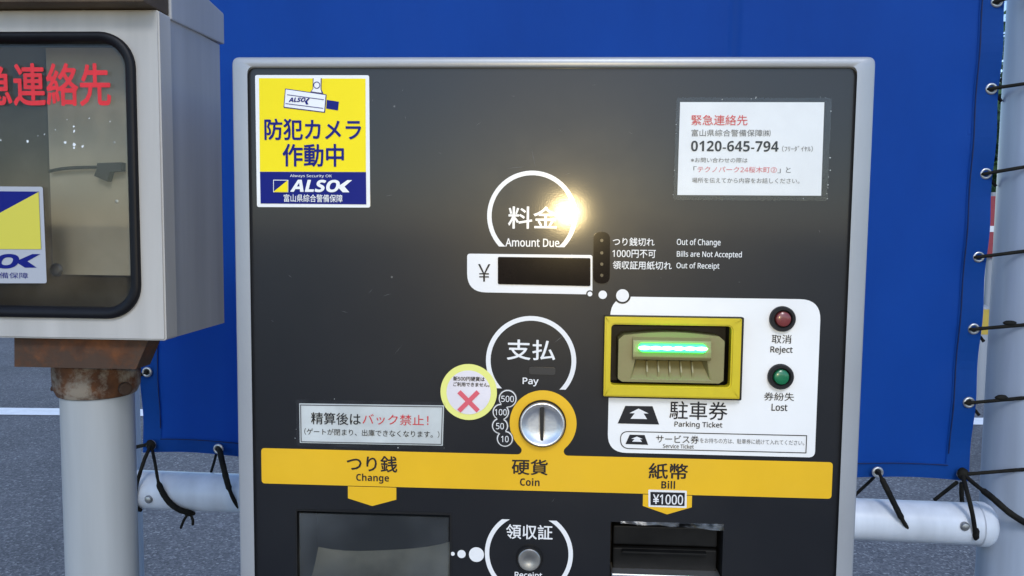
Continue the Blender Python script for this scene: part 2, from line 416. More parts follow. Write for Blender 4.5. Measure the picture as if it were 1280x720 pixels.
def text(body, box, material, parent, front, bold=0.0, shear=0.0, plane=0.0, name='lettering', label=None, slope=None, space=1.0):
    """lettering laid level on an upright plane, filling the measured box"""
    cu = bpy.data.curves.new('glyphs', 'FONT'); latin = all(ord(ch) < 0x2000 for ch in body); heavy = latin and bold >= .019
    cu.body = sans(body, heavy); cu.size = 1; cu.shear = shear
    cu.space_character = space; cu.resolution_u = 3; cu.align_x = 'LEFT'
    tmp = bpy.data.objects.new('glyphs', cu); COL.objects.link(tmp)
    bpy.context.view_layer.update()
    dg = bpy.context.evaluated_depsgraph_get()
    me = bpy.data.meshes.new_from_object(tmp.evaluated_get(dg))
    bpy.data.objects.remove(tmp); bpy.data.curves.remove(cu)
    x0, y0, x1, y1 = box; yc = (y0 + y1) / 2
    sl_ = 4.84e-5 * (yc - 72) if slope is None else slope
    a = on_y(x0, yc - sl_ * (x1 - x0) / 2, plane); b = on_y(x1, yc + sl_ * (x1 - x0) / 2, plane)
    h = abs(on_y((x0 + x1) / 2, y0, plane).z - on_y((x0 + x1) / 2, y1, plane).z) - abs(sl_) * (x1 - x0) * .0006
    vs = me.vertices
    mnx = min(v.co.x for v in vs); mxx = max(v.co.x for v in vs); mny = min(v.co.y for v in vs); mxy = max(v.co.y for v in vs)
    off = OFF[parent.name]; zc = (a.z + b.z) / 2
    for v in vs:
        v.co = Vector((a.x + (v.co.x - mnx) / (mxx - mnx) * (b.x - a.x), plane - front, zc - h / 2 + (v.co.y - mny) / (mxy - mny) * h)) - off
    k = 0 if heavy else bold * abs(b.x - a.x) / (mxx - mnx)
    if heavy and bold > .03: k = .016 * abs(b.x - a.x) / (mxx - mnx)
    if k > 0:                                                        # thicken the strokes: the glyph laid over itself, each copy a hair above
        bm = bmesh.new(); bm.from_mesh(me); g0 = bm.verts[:] + bm.edges[:] + bm.faces[:]
        for q, (dx, dz) in enumerate(((-1, 0), (1, 0), (0, -1), (0, 1), (-.7, -.7), (.7, .7), (-.7, .7), (.7, -.7))):
            r = bmesh.ops.duplicate(bm, geom=g0)
            bmesh.ops.translate(bm, verts=[e for e in r['geom'] if isinstance(e, bmesh.types.BMVert)], vec=Vector((dx * k, -.000012 * (q + 1), dz * k)))
        bm.to_mesh(me); bm.free()
    me.name = name; me.materials.clear(); me.materials.append(material)
    o = bpy.data.objects.new(name, me); COL.objects.link(o); o.parent = parent; OFF[o.name] = off
    if label: o['label'] = label
    return o

def box_bm(x0, x1, y0, y1, z0, z1, bm=None):
    bm = bm or bmesh.new()
    r = bmesh.ops.create_cube(bm, size=1)
    for v in r['verts']:
        v.co = Vector((x0 + (v.co.x + .5) * (x1 - x0), y0 + (v.co.y + .5) * (y1 - y0), z0 + (v.co.z + .5) * (z1 - z0)))
    return bm

def lathe_bm(axis_o, axis_d, prof, n=32, bm=None, cap=True):
    """prof: (distance along the axis, radius)"""
    bm = bm or bmesh.new(); d = axis_d.normalized()
    a = d.orthogonal().normalized(); b = d.cross(a); rings = []
    for t, r in prof:
        rings.append([bm.verts.new(axis_o + d * t + (a * math.cos(2 * math.pi * k / n) + b * math.sin(2 * math.pi * k / n)) * max(r, 1e-5)) for k in range(n)])
    for q in range(len(rings) - 1):
        for k in range(n):
            j = (k + 1) % n; bm.faces.new((rings[q][k], rings[q][j], rings[q + 1][j], rings[q + 1][k]))
    if cap:
        bm.faces.new(rings[0][::-1]); bm.faces.new(rings[-1])
    bmesh.ops.recalc_face_normals(bm, faces=bm.faces)
    return bm

def autosmooth(o, deg=35):
    for p in o.data.polygons: p.use_smooth = True
    me = o.data; bm = bmesh.new(); bm.from_mesh(me)
    for e in bm.edges:
        if len(e.link_faces) == 2 and e.calc_face_angle(0) > math.radians(deg): e.smooth = False
    bm.to_mesh(me); bm.free()
    return o

def catmull(pts, seg=8):
    P = [pts[0]] + list(pts) + [pts[-1]]; out = []
    for i in range(1, len(P) - 2):
        p0, p1, p2, p3 = P[i - 1:i + 3]
        for k in range(seg):
            t = k / seg
            out.append(.5 * (2 * p1 + (p2 - p0) * t + (2 * p0 - 5 * p1 + 4 * p2 - p3) * t * t + (3 * p1 - p0 - 3 * p2 + p3) * t ** 3))
    out.append(Vector(pts[-1])); return out

def tube_bm(pts, r, n=8, bm=None, seed=0, wob=.15):
    bm = bm or bmesh.new(); rings = []; prev = None
    for i, p in enumerate(pts):
        t = (pts[min(i + 1, len(pts) - 1)] - pts[max(i - 1, 0)]).normalized()
        a = (prev - t * prev.dot(t)) if prev else t.orthogonal()
        a.normalize(); prev = a; b = t.cross(a)
        rr = (r[min(i, len(r) - 1)] if isinstance(r, list) else r) * (1 + wob * noise.noise(Vector((i * .7, seed, 0))))
        rings.append([bm.verts.new(p + (a * math.cos(2 * math.pi * k / n) + b * math.sin(2 * math.pi * k / n)) * rr) for k in range(n)])
    for q in range(len(rings) - 1):
        for k in range(n):
            j = (k + 1) % n; bm.faces.new((rings[q][k], rings[q][j], rings[q + 1][j], rings[q + 1][k]))
    bm.faces.new(rings[0][::-1]); bm.faces.new(rings[-1])
    return bm

def blob(bm, p, r, sx=1, sy=1, sz=1):
    r_ = bmesh.ops.create_icosphere(bm, subdivisions=2, radius=r)
    for v in r_['verts']:
        k = 1 + .25 * noise.noise(v.co * 180 + p * 9)
        v.co = Vector((v.co.x * sx * k, v.co.y * sy * k, v.co.z * sz * k)) + p

def screw(name, p, r, parent, material, out=Vector((0, -1, 0)), label=None):
    bm = lathe_bm(p - out * .002, out, [(0, r), (r * .5, r), (r * .85, r * .75), (r * 1.0, r * .3), (r * 1.0, 0)], 20)
    return autosmooth(mesh(name, bm, material, parent, label=label))


# ================================================================== SETTING
bm = bmesh.new(); bmesh.ops.create_grid(bm, x_segments=2, y_segments=2, size=300)
tag(mesh('ground', bm, MT['asphalt']), kind='structure')
# painted bay line crossing behind the fence
la, lb = on_z(0, 514.5), on_z(1225, 527)
ld = (lb - la).normalized(); ln = Vector((-ld.y, ld.x, 0))
bm = bmesh.new(); p0, p1 = la - ld * 4, lb + ld * 4; hw = .10
bm.faces.new([bm.verts.new(v + Vector((0, 0, .004))) for v in (p0 - ln * hw, p1 - ln * hw, p1 + ln * hw, p0 + ln * hw)])
tag(mesh('parking_line', bm, MT['line']), kind='structure')

# ================================================================== BLUE SHEET ON ITS PIPE FRAME
fence = thing('pipe_fence', (0, .6, 0), 'white steel pipe fence of two thick poles and a low rail carrying the blue sheet', 'fence')
PR = 0.056
pR = on_f(1291.5, 400); pL = on_f(131, 600)
def pole(p, top):
    o = Vector((p.x, p.y, 0))
    return mesh('pole', lathe_bm(o, Vector((0, 0, 1)), [(0, PR), (top - .01, PR), (top, PR - .01), (top, 0)], 48), MT['pole'], fence)
for p in (pR, pL): autosmooth(pole(p, 2.35))
RR = 0.0305; ROUT = .022
ra = on_f(165, 617, ROUT); rb = on_f(1225, 648.5, ROUT); rz = (ra.z + rb.z) / 2
ra.z = rz; rb.z = rz
autosmooth(mesh('rail', lathe_bm(ra - FDIR * .04, FDIR, [(0, RR), ((rb - ra).length + .04, RR)], 40), MT['rail'], fence))
autosmooth(mesh('rail_sleeve', lathe_bm(rb - FDIR * .006, FDIR, [(0, RR + .0008), (0.001, RR + .002), (.012, RR + .002), (.019, RR * .93), (.024, RR * .7), (.026, RR * .3), (.026, 0)], 40), MT['rail'], fence))
autosmooth(mesh('rail_sleeve', lathe_bm(ra - FDIR * .012, FDIR, [(0, RR + .002), (.010, RR + .002), (.011, RR + .0008)], 40), MT['rail'], fence))
for q in ((1206, 658), (186, 624)):
    c = on_f(*q, ROUT + RR)
    screw('bolt', c, .0065, fence, MT['steel'], FN)

SHO = 0.012                                                          # the sheet hangs just in front of the poles' axis
c_bl, c_br = on_f(180, 565, SHO), on_f(1201, 600.5, SHO)
e_r0, e_r1 = on_f(1210, 601, SHO), on_f(1253, 0, SHO)
e_l0, e_l1 = on_f(180, 565, SHO), on_f(173, 380, SHO)
def edge(p0, p1, z):
    t = (z - p0.z) / (p1.z - p0.z); return p0 + (p1 - p0) * t
ZT = 2.25
def sheet_pt(u, v, out=0.0):
    zl = e_l0.z + (ZT - e_l0.z) * v; zr = e_r0.z + (ZT - e_r0.z) * v
    a, b = edge(e_l0, e_l1, zl), edge(e_r0, e_r1, zr)
    p = a + (b - a) * u
    x = (u * 1.25)
    d = .009 * math.sin(x * 6.1 + v * 2) * math.sin(v * math.pi) + .004 * noise.noise(Vector((x * 5, p.z * 2.2, 1.7))) + .0016 * noise.noise(Vector((x * 17, p.z * 6, 4.2)))
    ed = max(0, 1 - min(u, 1 - u) / .06)
    d += .0025 * ed * math.sin(p.z * 2 * math.pi / .127)
    cr = (u - .716); d -= .006 * math.exp(-(cr / .0028) ** 2) * max(0, min(1, (p.z - 1.28) / .25))
    # hanging scallop along the bottom hem
    if v < .08: p.z += .003 * (1 - v / .08) * math.sin(u * math.pi * 9)
    return p + FN * (d + out)
tarp = thing('blue_sheet', ((e_l0 + e_r0) / 2).to_tuple(), 'large bright blue tarpaulin laced to the white pipe frame behind the payment machine', 'tarp')
bm = bmesh.new(); NU, NV = 190, 110
g = [[bm.verts.new(sheet_pt(i / NU, j / NV)) for j in range(NV + 1)] for i in range(NU + 1)]
for i in range(NU):
    for j in range(NV): bm.faces.new((g[i][j], g[i + 1][j], g[i + 1][j + 1], g[i][j + 1]))
bmesh.ops.solidify(bm, geom=bm.faces[:], thickness=.0009)
mesh('sheet', bm, MT['tarp'], tarp, smooth=True)
def hem(u0, u1, v0, v1, nu, nv):
    bm = bmesh.new()
    g = [[bm.verts.new(sheet_pt(u0 + (u1 - u0) * i / nu, v0 + (v1 - v0) * j / nv, .0016)) for j in range(nv + 1)] for i in range(nu + 1)]
    for i in range(nu):
        for j in range(nv): bm.faces.new((g[i][j], g[i + 1][j], g[i + 1][j + 1], g[i][j + 1]))
    r = bmesh.ops.solidify(bm, geom=bm.faces[:], thickness=.0014)
    return mesh('hem', bm, MT['tarp'], tarp, smooth=False)
hem(.974, 1, .0, 1, 4, 110); hem(0, .024, 0, 1, 4, 110); hem(.024, .974, 0, .018, 160, 2)
def stitch(f):
    return mesh('hem_stitch', tube_bm([sheet_pt(*f(k / 90), .0034) for k in range(91)], .0007, 6, wob=.5), MT['thread'], tarp)
stitch(lambda t: (.976, .03 + .97 * t)); stitch(lambda t: (.024, .03 + .97 * t)); stitch(lambda t: (.024 + .952 * t, .0165))
def eyelet(p, r=.0085):
    bm = bmesh.new(); n = 24; a = FDIR; b = Vector((0, 0, 1)); rings = []
    for (rr, h) in ((1, 0), (.95, .0016), (.75, .0026), (.55, .0018), (.5, -.001)):
        rings.append([bm.verts.new(p + (a * math.cos(2 * math.pi * k / n) + b * math.sin(2 * math.pi * k / n)) * r * rr + FN * h) for k in range(n)])
    for q in range(4):
        for k in range(n):
            j = (k + 1) % n; bm.faces.new((rings[q][k], rings[q + 1][k], rings[q + 1][j], rings[q][j]))
    bmesh.ops.recalc_face_normals(bm, faces=bm.faces)
    o = mesh('eyelet', bm, MT['eyelet'], tarp, smooth=True)
    bm = bmesh.new()
    bm.faces.new([bm.verts.new(p + (a * math.cos(2 * math.pi * k / n) + b * math.sin(2 * math.pi * k / n)) * r * .56 + FN * .0006) for k in range(n)])
    mesh('eyelet_hole', bm, MT['hole'], o)
EY = [(1246, 2), (1239, 111), (1232, 217), (1223, 321), (1217, 411), (1211, 503), (1203, 592), (1097, 590), (184, 465), (189, 556), (273, 561)]
for q in EY: eyelet(on_f(*q, SHO + .007))

CG = 'black cords lacing the blue tarpaulin to the white pipes'
def cord(label, pts, r=.0027, knots=(), tails=(), seed=0):
    bm = tube_bm(catmull(pts, 7), r, 8, seed=seed)
    for k in knots: blob(bm, k[0], k[1], *(k[2:] or (1, 1, 1)))
    for t in tails: tube_bm(catmull(t, 5), (r[0] if isinstance(r, list) else r) * .9, 8, bm, seed + 3)
    o = mesh('lacing_cord', bm, MT['cord'], None, smooth=True, origin=pts[0])
    return tag(o, label, 'cord', CG)
def round_pole(p, start, mid, a0=-128, a1=70):
    """from an eyelet straight to the front of the right pole, then on round it"""
    pts = [start + FN * -.004, start + FN * .003]
    for k in range(10):
        a = math.radians(a0 + (a1 - a0) * k / 9)
        x = p.x + (PR + .002) * math.cos(a)
        t = min(1.6, (x - start.x) / (p.x - start.x))
        pts.append(Vector((x, p.y + (PR + .002) * math.sin(a), start.z + (mid - start.z) * t)))
    return pts
RC = [(1, (1280, 97), 'second cord from the top on the right pole, tying the upper eyelet'),
      (2, (1280, 199), 'third cord from the top on the right pole, level with the phone number notice'),
      (3, (1280, 307), 'cord on the right pole level with the machine\'s price display'),
      (4, (1280, 401), 'cord with a knot on the right pole, level with the red reject button'),
      (5, (1280, 492), 'cord on the right pole level with the green lost ticket button'),
      (6, (1280, 582), 'cord from the sheet\'s lower right corner straight round the right pole')]
for i, q, lb_ in RC:
    s = on_f(*EY[i], SHO + .009)
    zq = on_f(*q, PR).z
    pts = round_pole(pR, s, zq)
    kn = []
    if i in (4, 5):
        kp = on_f(*((1262, 404) if i == 4 else (1252, 497)), PR + .002); kn.append((kp, .005, 1.9, .8, .8))
    tails = []
    if i in (1, 2, 4, 5):
        e = EY[i]; tails = [[s - FN * .012, on_f(e[0] + 6, e[1] + 8, -.01), on_f(e[0] + 13, e[1] + 16, -.01)]]
    cord('black ' + lb_, pts, .0026, kn, tails, seed=i)
s = on_f(*EY[0], SHO + .009)
cord('black topmost cord on the right pole, at the top edge of the picture', round_pole(pR, s, s.z + .02), seed=11)
# corner and bottom cords
s = on_f(1203, 592, SHO + .010)
cord('black cord dropping from the lower right corner eyelet round the rail end',
     [s, on_f(1208, 612, .05), on_f(1215, 640, ROUT + RR + .003), on_f(1219, 665, ROUT + RR + .002), on_f(1219, 677, ROUT + .01), on_f(1213, 672, ROUT - RR - .003), on_f(1203, 630, -.012), on_f(1202, 604, .004)],
     .0033, [(s + FN * .002, .008, 1, .6, 1.3), (on_f(1220, 668, ROUT + RR), .006, .8, .8, 1.6)], [[on_f(1196, 603, .02), on_f(1182, 614, .0), on_f(1168, 625, -.01)]], seed=21)
cord('thick black cord running down right from the lower right corner across the pole',
     [s + FN * .001, on_f(1222, 608, .05), on_f(1240, 622, PR + .0), on_f(1262, 641, PR + .004), on_f(1284, 655, PR + .004), on_f(1306, 668, PR - .012), on_f(1321, 676, .018), on_f(1325, 682, -.02)], [.003] * 10 + [.0046] * 24 + [.003] * 40, seed=22)
s = on_f(1097, 590, SHO + .010)
cord('black cord looping the rail from the bottom eyelet beside the machine',
     [on_f(1062, 626, -.02), on_f(1074, 614, -.012), on_f(1090, 599, .004), s, on_f(1106, 606, .046), on_f(1119, 632, ROUT + RR + .004), on_f(1131, 655, ROUT + RR + .001), on_f(1140, 668, ROUT + .014), on_f(1140, 674, ROUT - .012), on_f(1120, 650, ROUT - RR - .004), on_f(1100, 632, -.015)],
     [.0024] * 26 + [.0042] * 14 + [.003] * 60, seed=23)
s = on_f(189, 556, SHO + .010)
cord('black cord tied from the sheet\'s lower left corner round the left end of the rail',
     [on_f(162, 561, -.01), on_f(178, 557, .012), s + FN * .003, on_f(180, 576, .05), on_f(171, 606, ROUT + RR + .003), on_f(169, 630, ROUT + RR + .002), on_f(176, 638, ROUT + .02)], .0030,
     [(s + FN * .002, .0075, 1, .7, 1.1), (on_f(168, 640, .03), .0055)], seed=24)
cord('black slack cord drooping under the rail to a two ended knot at lower left',
     [s, on_f(194, 580, .05), on_f(199, 606, ROUT + RR + .004), on_f(210, 626, ROUT + RR + .004), on_f(224, 637, ROUT + RR + .002), on_f(238, 641, ROUT + .02)], [.0024] * 14 + [.0045] * 40,
     [(on_f(237, 642, .04), .0065, 1.4, .8, .7)], [[on_f(235, 643, .04), on_f(230, 650, .045), on_f(226, 660, .043)], [on_f(238, 643, .04), on_f(241, 650, .045), on_f(241, 656, .044)]], seed=25)
s = on_f(273, 561, SHO + .010)
cord('black cord looping the rail from the bottom eyelet at the machine\'s left edge',
     [on_f(262, 596, -.012), on_f(267, 580, .0), s, on_f(278, 578, .048), on_f(285, 606, ROUT + RR + .004), on_f(293, 626, ROUT + RR + .002), on_f(303, 640, ROUT + .012), on_f(306, 644, ROUT - .01)], [.0022] * 16 + [.0045] * 14 + [.003] * 30, seed=26)
s = on_f(184, 465, SHO + .009)
cord('short black cord tying the sheet\'s left edge behind the rusty post clamp', [s, on_f(172, 470, .02), on_f(160, 474, PR + .002), on_f(140, 478, PR + .002), on_f(110, 482, PR - .02)], seed=27)

# ================================================================== PAYMENT MACHINE
W2 = .25; ZTOP = 1.3 + .1321; DEPTH = .48
pay = thing('payment_machine', (0, DEPTH / 2, 0), 'dark grey parking payment machine with silver edge and yellow instruction band', 'payment machine')

outer = rounded([(-W2, .0), (W2, .0), (W2, ZTOP), (-W2, ZTOP)], [.002, .002, .006, .006], 5)
PXL, PXR = -.2386, .2376; PZT = 1.3 + .1241; PZB = .06
inner = rounded([(PXL, PZB), (PXR, PZB), (PXR, PZT), (PXL, PZT)], [.004, .004, .007, .007], 5)
# silver housing: front ring, return into the panel recess, sides and back
bm = bmesh.new(); FR = -.0035; FR = -.0035; CH = .0018
def loop(pts, y, sx=0.0):
    c = Vector((0, ZTOP / 2)); r = []
    for p in pts:
        q = Vector((p[0] - math.copysign(sx, p[0]), p[1] - (sx if p[1] > .5 else -sx)))
        r.append(bm.verts.new((q.x, y, q.y)))
    return r
L = [loop(inner, .002), loop(inner, FR + .0012), loop(inner, FR, -.0012), loop(outer, FR, CH), loop(outer, FR + .0012, CH * .35), loop(outer, FR + CH), loop(outer, DEPTH)]
for a, b in zip(L[:-1], L[1:]):
    for k in range(len(a)):
        j = (k + 1) % len(a); bm.faces.new((a[k], a[j], b[j], b[k]))
bm.faces.new(L[-1])
bmesh.ops.recalc_face_normals(bm, faces=bm.faces)
autosmooth(mesh('housing', bm, MT['silver'], pay), 50)

# dark front panel with its two real openings
TRAY = px2([(371, 640), (563, 641.5), (561, 772), (373, 768)]); BILL = px2([(763, 652.5), (904, 656), (902, 744), (762, 740)])
def rect(p):
    x0 = (p[0].x + p[3].x) / 2; x1 = (p[1].x + p[2].x) / 2; z1 = (p[0].y + p[1].y) / 2; z0 = (p[2].y + p[3].y) / 2
    return [Vector((x0, z1)), Vector((x1, z1)), Vector((x1, z0)), Vector((x0, z0))]
TRAY, BILL = rect(TRAY), rect(BILL)
TICK = rect(px2([(759, 401), (914, 404), (913, 485), (759, 481)]))
bm = holed_bm((inner, TRAY, BILL, TICK), 0)
panel = mesh('front_panel', bm, MT['panel'], pay)
W, INK = MT['white'], MT['ink']
P1, P2, P3, P4, P5 = .0004, .0008, .0012, .0016, .0020       # print layers, each a hair above the last

# fine scratches and nicks
rnd = random.Random(12); bm = bmesh.new()
for _ in range(46):
    p = on_y(rnd.uniform(325, 1045), rnd.choice((rnd.uniform(95, 250), rnd.uniform(270, 630)))); a = rnd.gauss(.4, .7); l_ = abs(rnd.gauss(0, .0032)) + .0006; t_ = rnd.uniform(.00008, .00022)
    d_ = Vector((math.cos(a), math.sin(a))); n_ = Vector((-d_.y, d_.x)); p = Vector((p.x, p.z))
    flat_bm([p - d_ * l_, p + n_ * t_, p + d_ * l_, p - n_ * t_], -.0002, 0, bm)
tag(mesh('scratch', bm, MT['scratch'], panel), kind='stuff')
# --- amount due
bm = arc_bm(665, 270, 56.2, 50.6, 38.5, 38.5, 'top', -P1); mesh('ring_mark', bm, W, panel)
text('料金', (635.5, 258, 697, 286), W, panel, P1, .012)
text('Amount Due', (632, 298, 699, 308.7), W, panel, P1, .018)
disp = plate('amount_display', [(584, 317), (741, 319), (741, 368), (620, 365.3), (584, 341)], W, pay, P1)
bpy.data.objects.remove(disp)
q = px2([(584, 317), (740.5, 318.8), (740.5, 368), (584, 365)])
u = (q[1] - q[0]).length / 156
bm = flat_bm(rounded(q, [4 * u, 3 * u, 2 * u, 34 * u], 8), -P1); disp = mesh('amount_display', bm, W, pay)
plate('display_window', [(622.5, 321), (738, 322.5), (738, 357.5), (622.5, 355)], MT['glass_black'], disp, .0014, .0008, r=.0012, bev=.0002)
text('￥', (597.5, 330, 613, 352), INK, disp, P2, 0)
q = px2([(742, 289.5), (762.5, 290), (762, 354.5), (741.5, 354)]); u = (q[1] - q[0]).length / 20.5
ind = mesh('indicator_strip', bevel(flat_bm(rounded(q, 10.2 * u, 10), -.0016, .0014), .0004), MT['glass_black'], pay)
for y_ in (300.5, 316, 330, 344): disc('indicator_lamp', 752, y_, 2.0, MT['led_off'], ind, .0024, .0006, n=16)
for x_, y_, r_ in ((737.3, 367.3, 3.0), (753.3, 368.3, 5.3)):
    if r_ < 4: disc('dot_mark', x_, y_, 4.6, MT['panel'], panel, P2)
    disc('dot_mark', x_, y_, r_, W, panel, P3)
for s_, b_ in (('つり銭切れ', (766, 297, 818, 307.6)), ('1000円不可', (765.5, 312, 819.5, 322.5)), ('領収証用紙切れ', (766, 326, 839.5, 337.2))):
    text(s_, b_, W, panel, P1, .010)
for s_, b_ in (('Out of Change', (846, 298.3, 900.5, 309)), ('Bills are Not Accepted', (846, 313.6, 927, 323.8)), ('Out of Receipt', (845.5, 328, 899, 338))):
    text(s_, b_, W, panel, P1, .012)

# --- pay ring, small sensor slot
mesh('ring_mark', arc_bm(663.7, 451, 56.4, 50.6, 35.5, 35.5, 'top', -P1), W, panel)
text('支払', (634, 424.5, 693.7, 450.3), W, panel, P1, .012)
text('Pay', (653.5, 472, 673, 482.6), W, panel, P1, .018)
plate('sensor_slot', [(661.5, 458.5), (694.5, 459.5), (694, 468.5), (661.5, 467.5)], MT['slot_grey'], pay, .0010, .0008, r=.002, bev=.0003)

# --- yellow band with coin slot
band = plate('instruction_band', [(327, 560), (1040.5, 577.5), (1039.5, 623.5), (327, 604)], MT['yellow'], pay, P1, r=.003)
bpy.data.objects.remove(band)
z_t = (on_y(327, 560).z + on_y(1040, 577.5).z) / 2; z_b = (on_y(327, 604).z + on_y(1040, 623.3).z) / 2
xl, xr = on_y(327, 580).x, on_y(1040, 600).x
cc = on_y(678.8, 529); cr_ = 41.8 * .000625
c0 = on_y(678.8, 529); cr_ = 41.8 * (on_y(688, 529).x - on_y(668, 529).x) / 20
# outline: band with the round coin boss growing from it, filleted
pts = [Vector((xl, z_b)), Vector((xr, z_b)), Vector((xr, z_t))]
dz = c0.z - z_t; fr = .0035
hx = math.sqrt((cr_ + fr) ** 2 - (dz - fr) ** 2)
top = []
a_end = math.atan2(z_t + fr - c0.z, hx)
def fillet(sgn):
    cx, cz = c0.x + sgn * hx, z_t + fr
    a0 = -math.pi / 2; a1 = math.atan2(c0.z - cz, c0.x - cx)
    if sgn > 0:
        a1 = a1 if a1 < 0 else a1 - 2 * math.pi
        if a1 > a0: a1 -= 2 * math.pi
    else:
        if a1 < a0: a1 += 2 * math.pi
    return [Vector((cx + fr * math.cos(a0 + (a1 - a0) * k / 6), cz + fr * math.sin(a0 + (a1 - a0) * k / 6))) for k in range(7)]
fR, fL = fillet(1), fillet(-1)
aR = math.atan2(fR[-1].y - c0.z, fR[-1].x - c0.x); aL = math.atan2(fL[-1].y - c0.z, fL[-1].x - c0.x)
if aL < aR: aL += 2 * math.pi
boss = [Vector((c0.x + cr_ * math.cos(aR + (aL - aR) * k / 40), c0.z + cr_ * math.sin(aR + (aL - aR) * k / 40))) for k in range(1, 40)]
raw = pts + fR + boss + fL[::-1] + [Vector((xl, z_t))]
outl = rounded(raw, [.003, .003, .003] + [0] * (len(raw) - 4) + [.003], 4)
band = mesh('instruction_band', flat_bm(outl, -P1), MT['yellow'], pay)
text('つり銭', (434, 569, 496.5, 590), INK, band, P2, .014)
text('Change', (445.5, 591.5, 486.5, 604.3), INK, band, P2, .02)
text('硬貨', (640, 573.5, 684.5, 593.5), INK, band, P2, .014)
text('Coin', (650, 597, 674.5, 607.3), INK, band, P2, .02)
text('紙幣', (811, 578.5, 859.5, 599), INK, band, P2, .014)
text('Bill', (826.5, 600.5, 843.7, 610.6), INK, band, P2, .02)
def pent(x0, x1, yt, ys, tip):
    a, b, c = on_y(x0, yt), on_y(x1, yt), on_y((x0 + x1) / 2, tip); zs = on_y((x0 + x1) / 2, ys).z; zt = (a.z + b.z) / 2
    return mesh('arrow_mark', flat_bm([Vector((a.x, zt)), Vector((b.x, zt)), Vector((b.x, zs)), Vector(((a.x + b.x) / 2, c.z)), Vector((a.x, zs))], -P1), MT['yellow'], band)
pent(435, 495.5, 608.5, 623.5, 632.3); pent(803.7, 865, 618.6, 633, 642.8)
plate('price_mark', [(810.3, 611.6), (858.3, 613), (858, 634.5), (810.5, 633)], W, band, P2, r=.0006)
plate('price_mark', [(812.8, 614.2), (855.8, 615.4), (855.4, 632), (813, 630.8)], MT['ink'], band, P3, r=.0004)
text('¥1000', (816, 617, 853.3, 630), W, band, P4, .012)

# coin slot: black collar, steel dish, slit
cs = thing('coin_slot', (0, DEPTH / 2, 0), None, None); cs.parent = pay; cs.location = (0, 0, 0)
cc, c_, cr29 = circ(678, 528.6, 29.6)
cx_, cz_ = c_.x, c_.z
o = Vector((cx_, -P2, cz_))
autosmooth(mesh('collar', lathe_bm(o, Vector((0, -1, 0)), [(0, cr29), (.003, cr29), (.0038, cr29 * .97), (.0038, cr29 * .94)], 56, cap=False), MT['black'], cs))
rm = cr29 * .945
bm = lathe_bm(o, Vector((0, -1, 0)), [(.001, rm), (.0052, rm), (.0062, rm * .975), (.0064, rm * .93), (.0060, rm * .885), (.0042, rm * .80), (.0036, rm * .6), (.0034, rm * .3), (.0034, rm * .001)], 64, cap=False)
# press the dish into a shallow valley that leads the coin to the slit
for v in bm.verts:
    dx = abs(v.co.x - cx_); rr = math.hypot(v.co.x - cx_, v.co.z - cz_)
    if rr < rm * .84: v.co.y += .0022 * max(0, 1 - dx / (rm * .75)) ** 1.2 * min(1, (rm * .84 - rr) / (rm * .2))
autosmooth(mesh('dish', bm, MT['chrome'], cs), 60)
q = px2([(674.8, 507), (680.4, 507.5), (679.2, 549.5), (675.4, 549)])
mesh('slit', flat_bm(rounded(q, .0008), -.0042, .002), MT['hole'], cs)
for t_, x_, y_, r_, tw in (('500', 634.7, 497.8, 11.9, 7.9), ('100', 626.2, 514.4, 11, 7.4), ('50', 625.2, 531.7, 10.8, 4.9), ('10', 631.3, 547.8, 10.8, 4.7)):
    d = disc('coin_value_mark', x_, y_, r_, MT['ink_grey'], pay, P3)
    disc('rim_line', x_, y_, r_ - .9, W, d, P4)
    disc('fill', x_, y_, r_ - 2.1, MT['ink'], d, P5)
    text(t_, (x_ - tw, y_ - 4, x_ + tw, y_ + 4), W, d, .0024, .004)

# --- ticket section
u = (on_y(900, 470).x - on_y(880, 470).x) / 20
q = px2([(761.5, 371.2), (1027, 373.5), (1017.5, 571.5), (761, 565.5)])
q[2].x = q[1].x = (q[1].x + q[2].x) / 2; q[0].x = q[3].x = (q[0].x + q[3].x) / 2
q[0].y = q[1].y = (q[0].y + q[1].y) / 2; q[2].y = q[3].y = (q[2].y + q[3].y) / 2
tpts = rounded(q, [26 * u, 26 * u, 8 * u, 24 * u], 8)
lx = min(p.x for p in tpts)
ztk, zbk, xtk = TICK[0].y, TICK[2].y, TICK[1].x                      # the reader stands over a notch in the card's left side
up_ = [p for p in tpts if p.y > ztk]; dn_ = [p for p in tpts if p.y < zbk]
k0 = next(i for i in range(len(tpts)) if tpts[i - 1].y < ztk <= tpts[i].y)
ordr = tpts[k0:] + tpts[:k0]
card_pts = [Vector((lx, ztk))] + ordr + [Vector((lx, zbk)), Vector((xtk, zbk)), Vector((xtk, ztk))]
bm = flat_bm(card_pts, -P1)
card = mesh('ticket_panel', bm, MT['card'], pay)
disc('dot_mark', 778, 369.3, 10.4, MT['panel'], card, P2); disc('dot_mark', 778, 369.3, 8.0, W, card, P3)
def road(name, pts, arrow):
    plate(name, pts, MT['ink'], card, P2)
    plate('arrow_mark', arrow, W, card, P3)
road('road_mark', [(781.5, 507), (815.5, 507.5), (823.7, 530.3), (772, 529)],
     [(798, 510.3), (810.5, 516.4), (804.3, 516.4), (808.6, 523.4), (788, 523), (793.2, 516.1), (786.6, 516)])
road('road_mark', [(787, 543), (805.6, 543.5), (810, 555.7), (781.7, 554.7)],
     [(796, 545.2), (803.3, 548.4), (799.8, 548.4), (802.3, 551.9), (790, 551.5), (793, 548.2), (788.8, 548)])
text('駐車券', (837, 501, 909, 525), INK, card, P2, .006)
text('Parking Ticket', (843, 526.3, 902.6, 536), INK, card, P2, .014)
q0 = px2([(774.6, 537.8), (1008.5, 544.3), (1007.6, 567), (775.5, 560)])
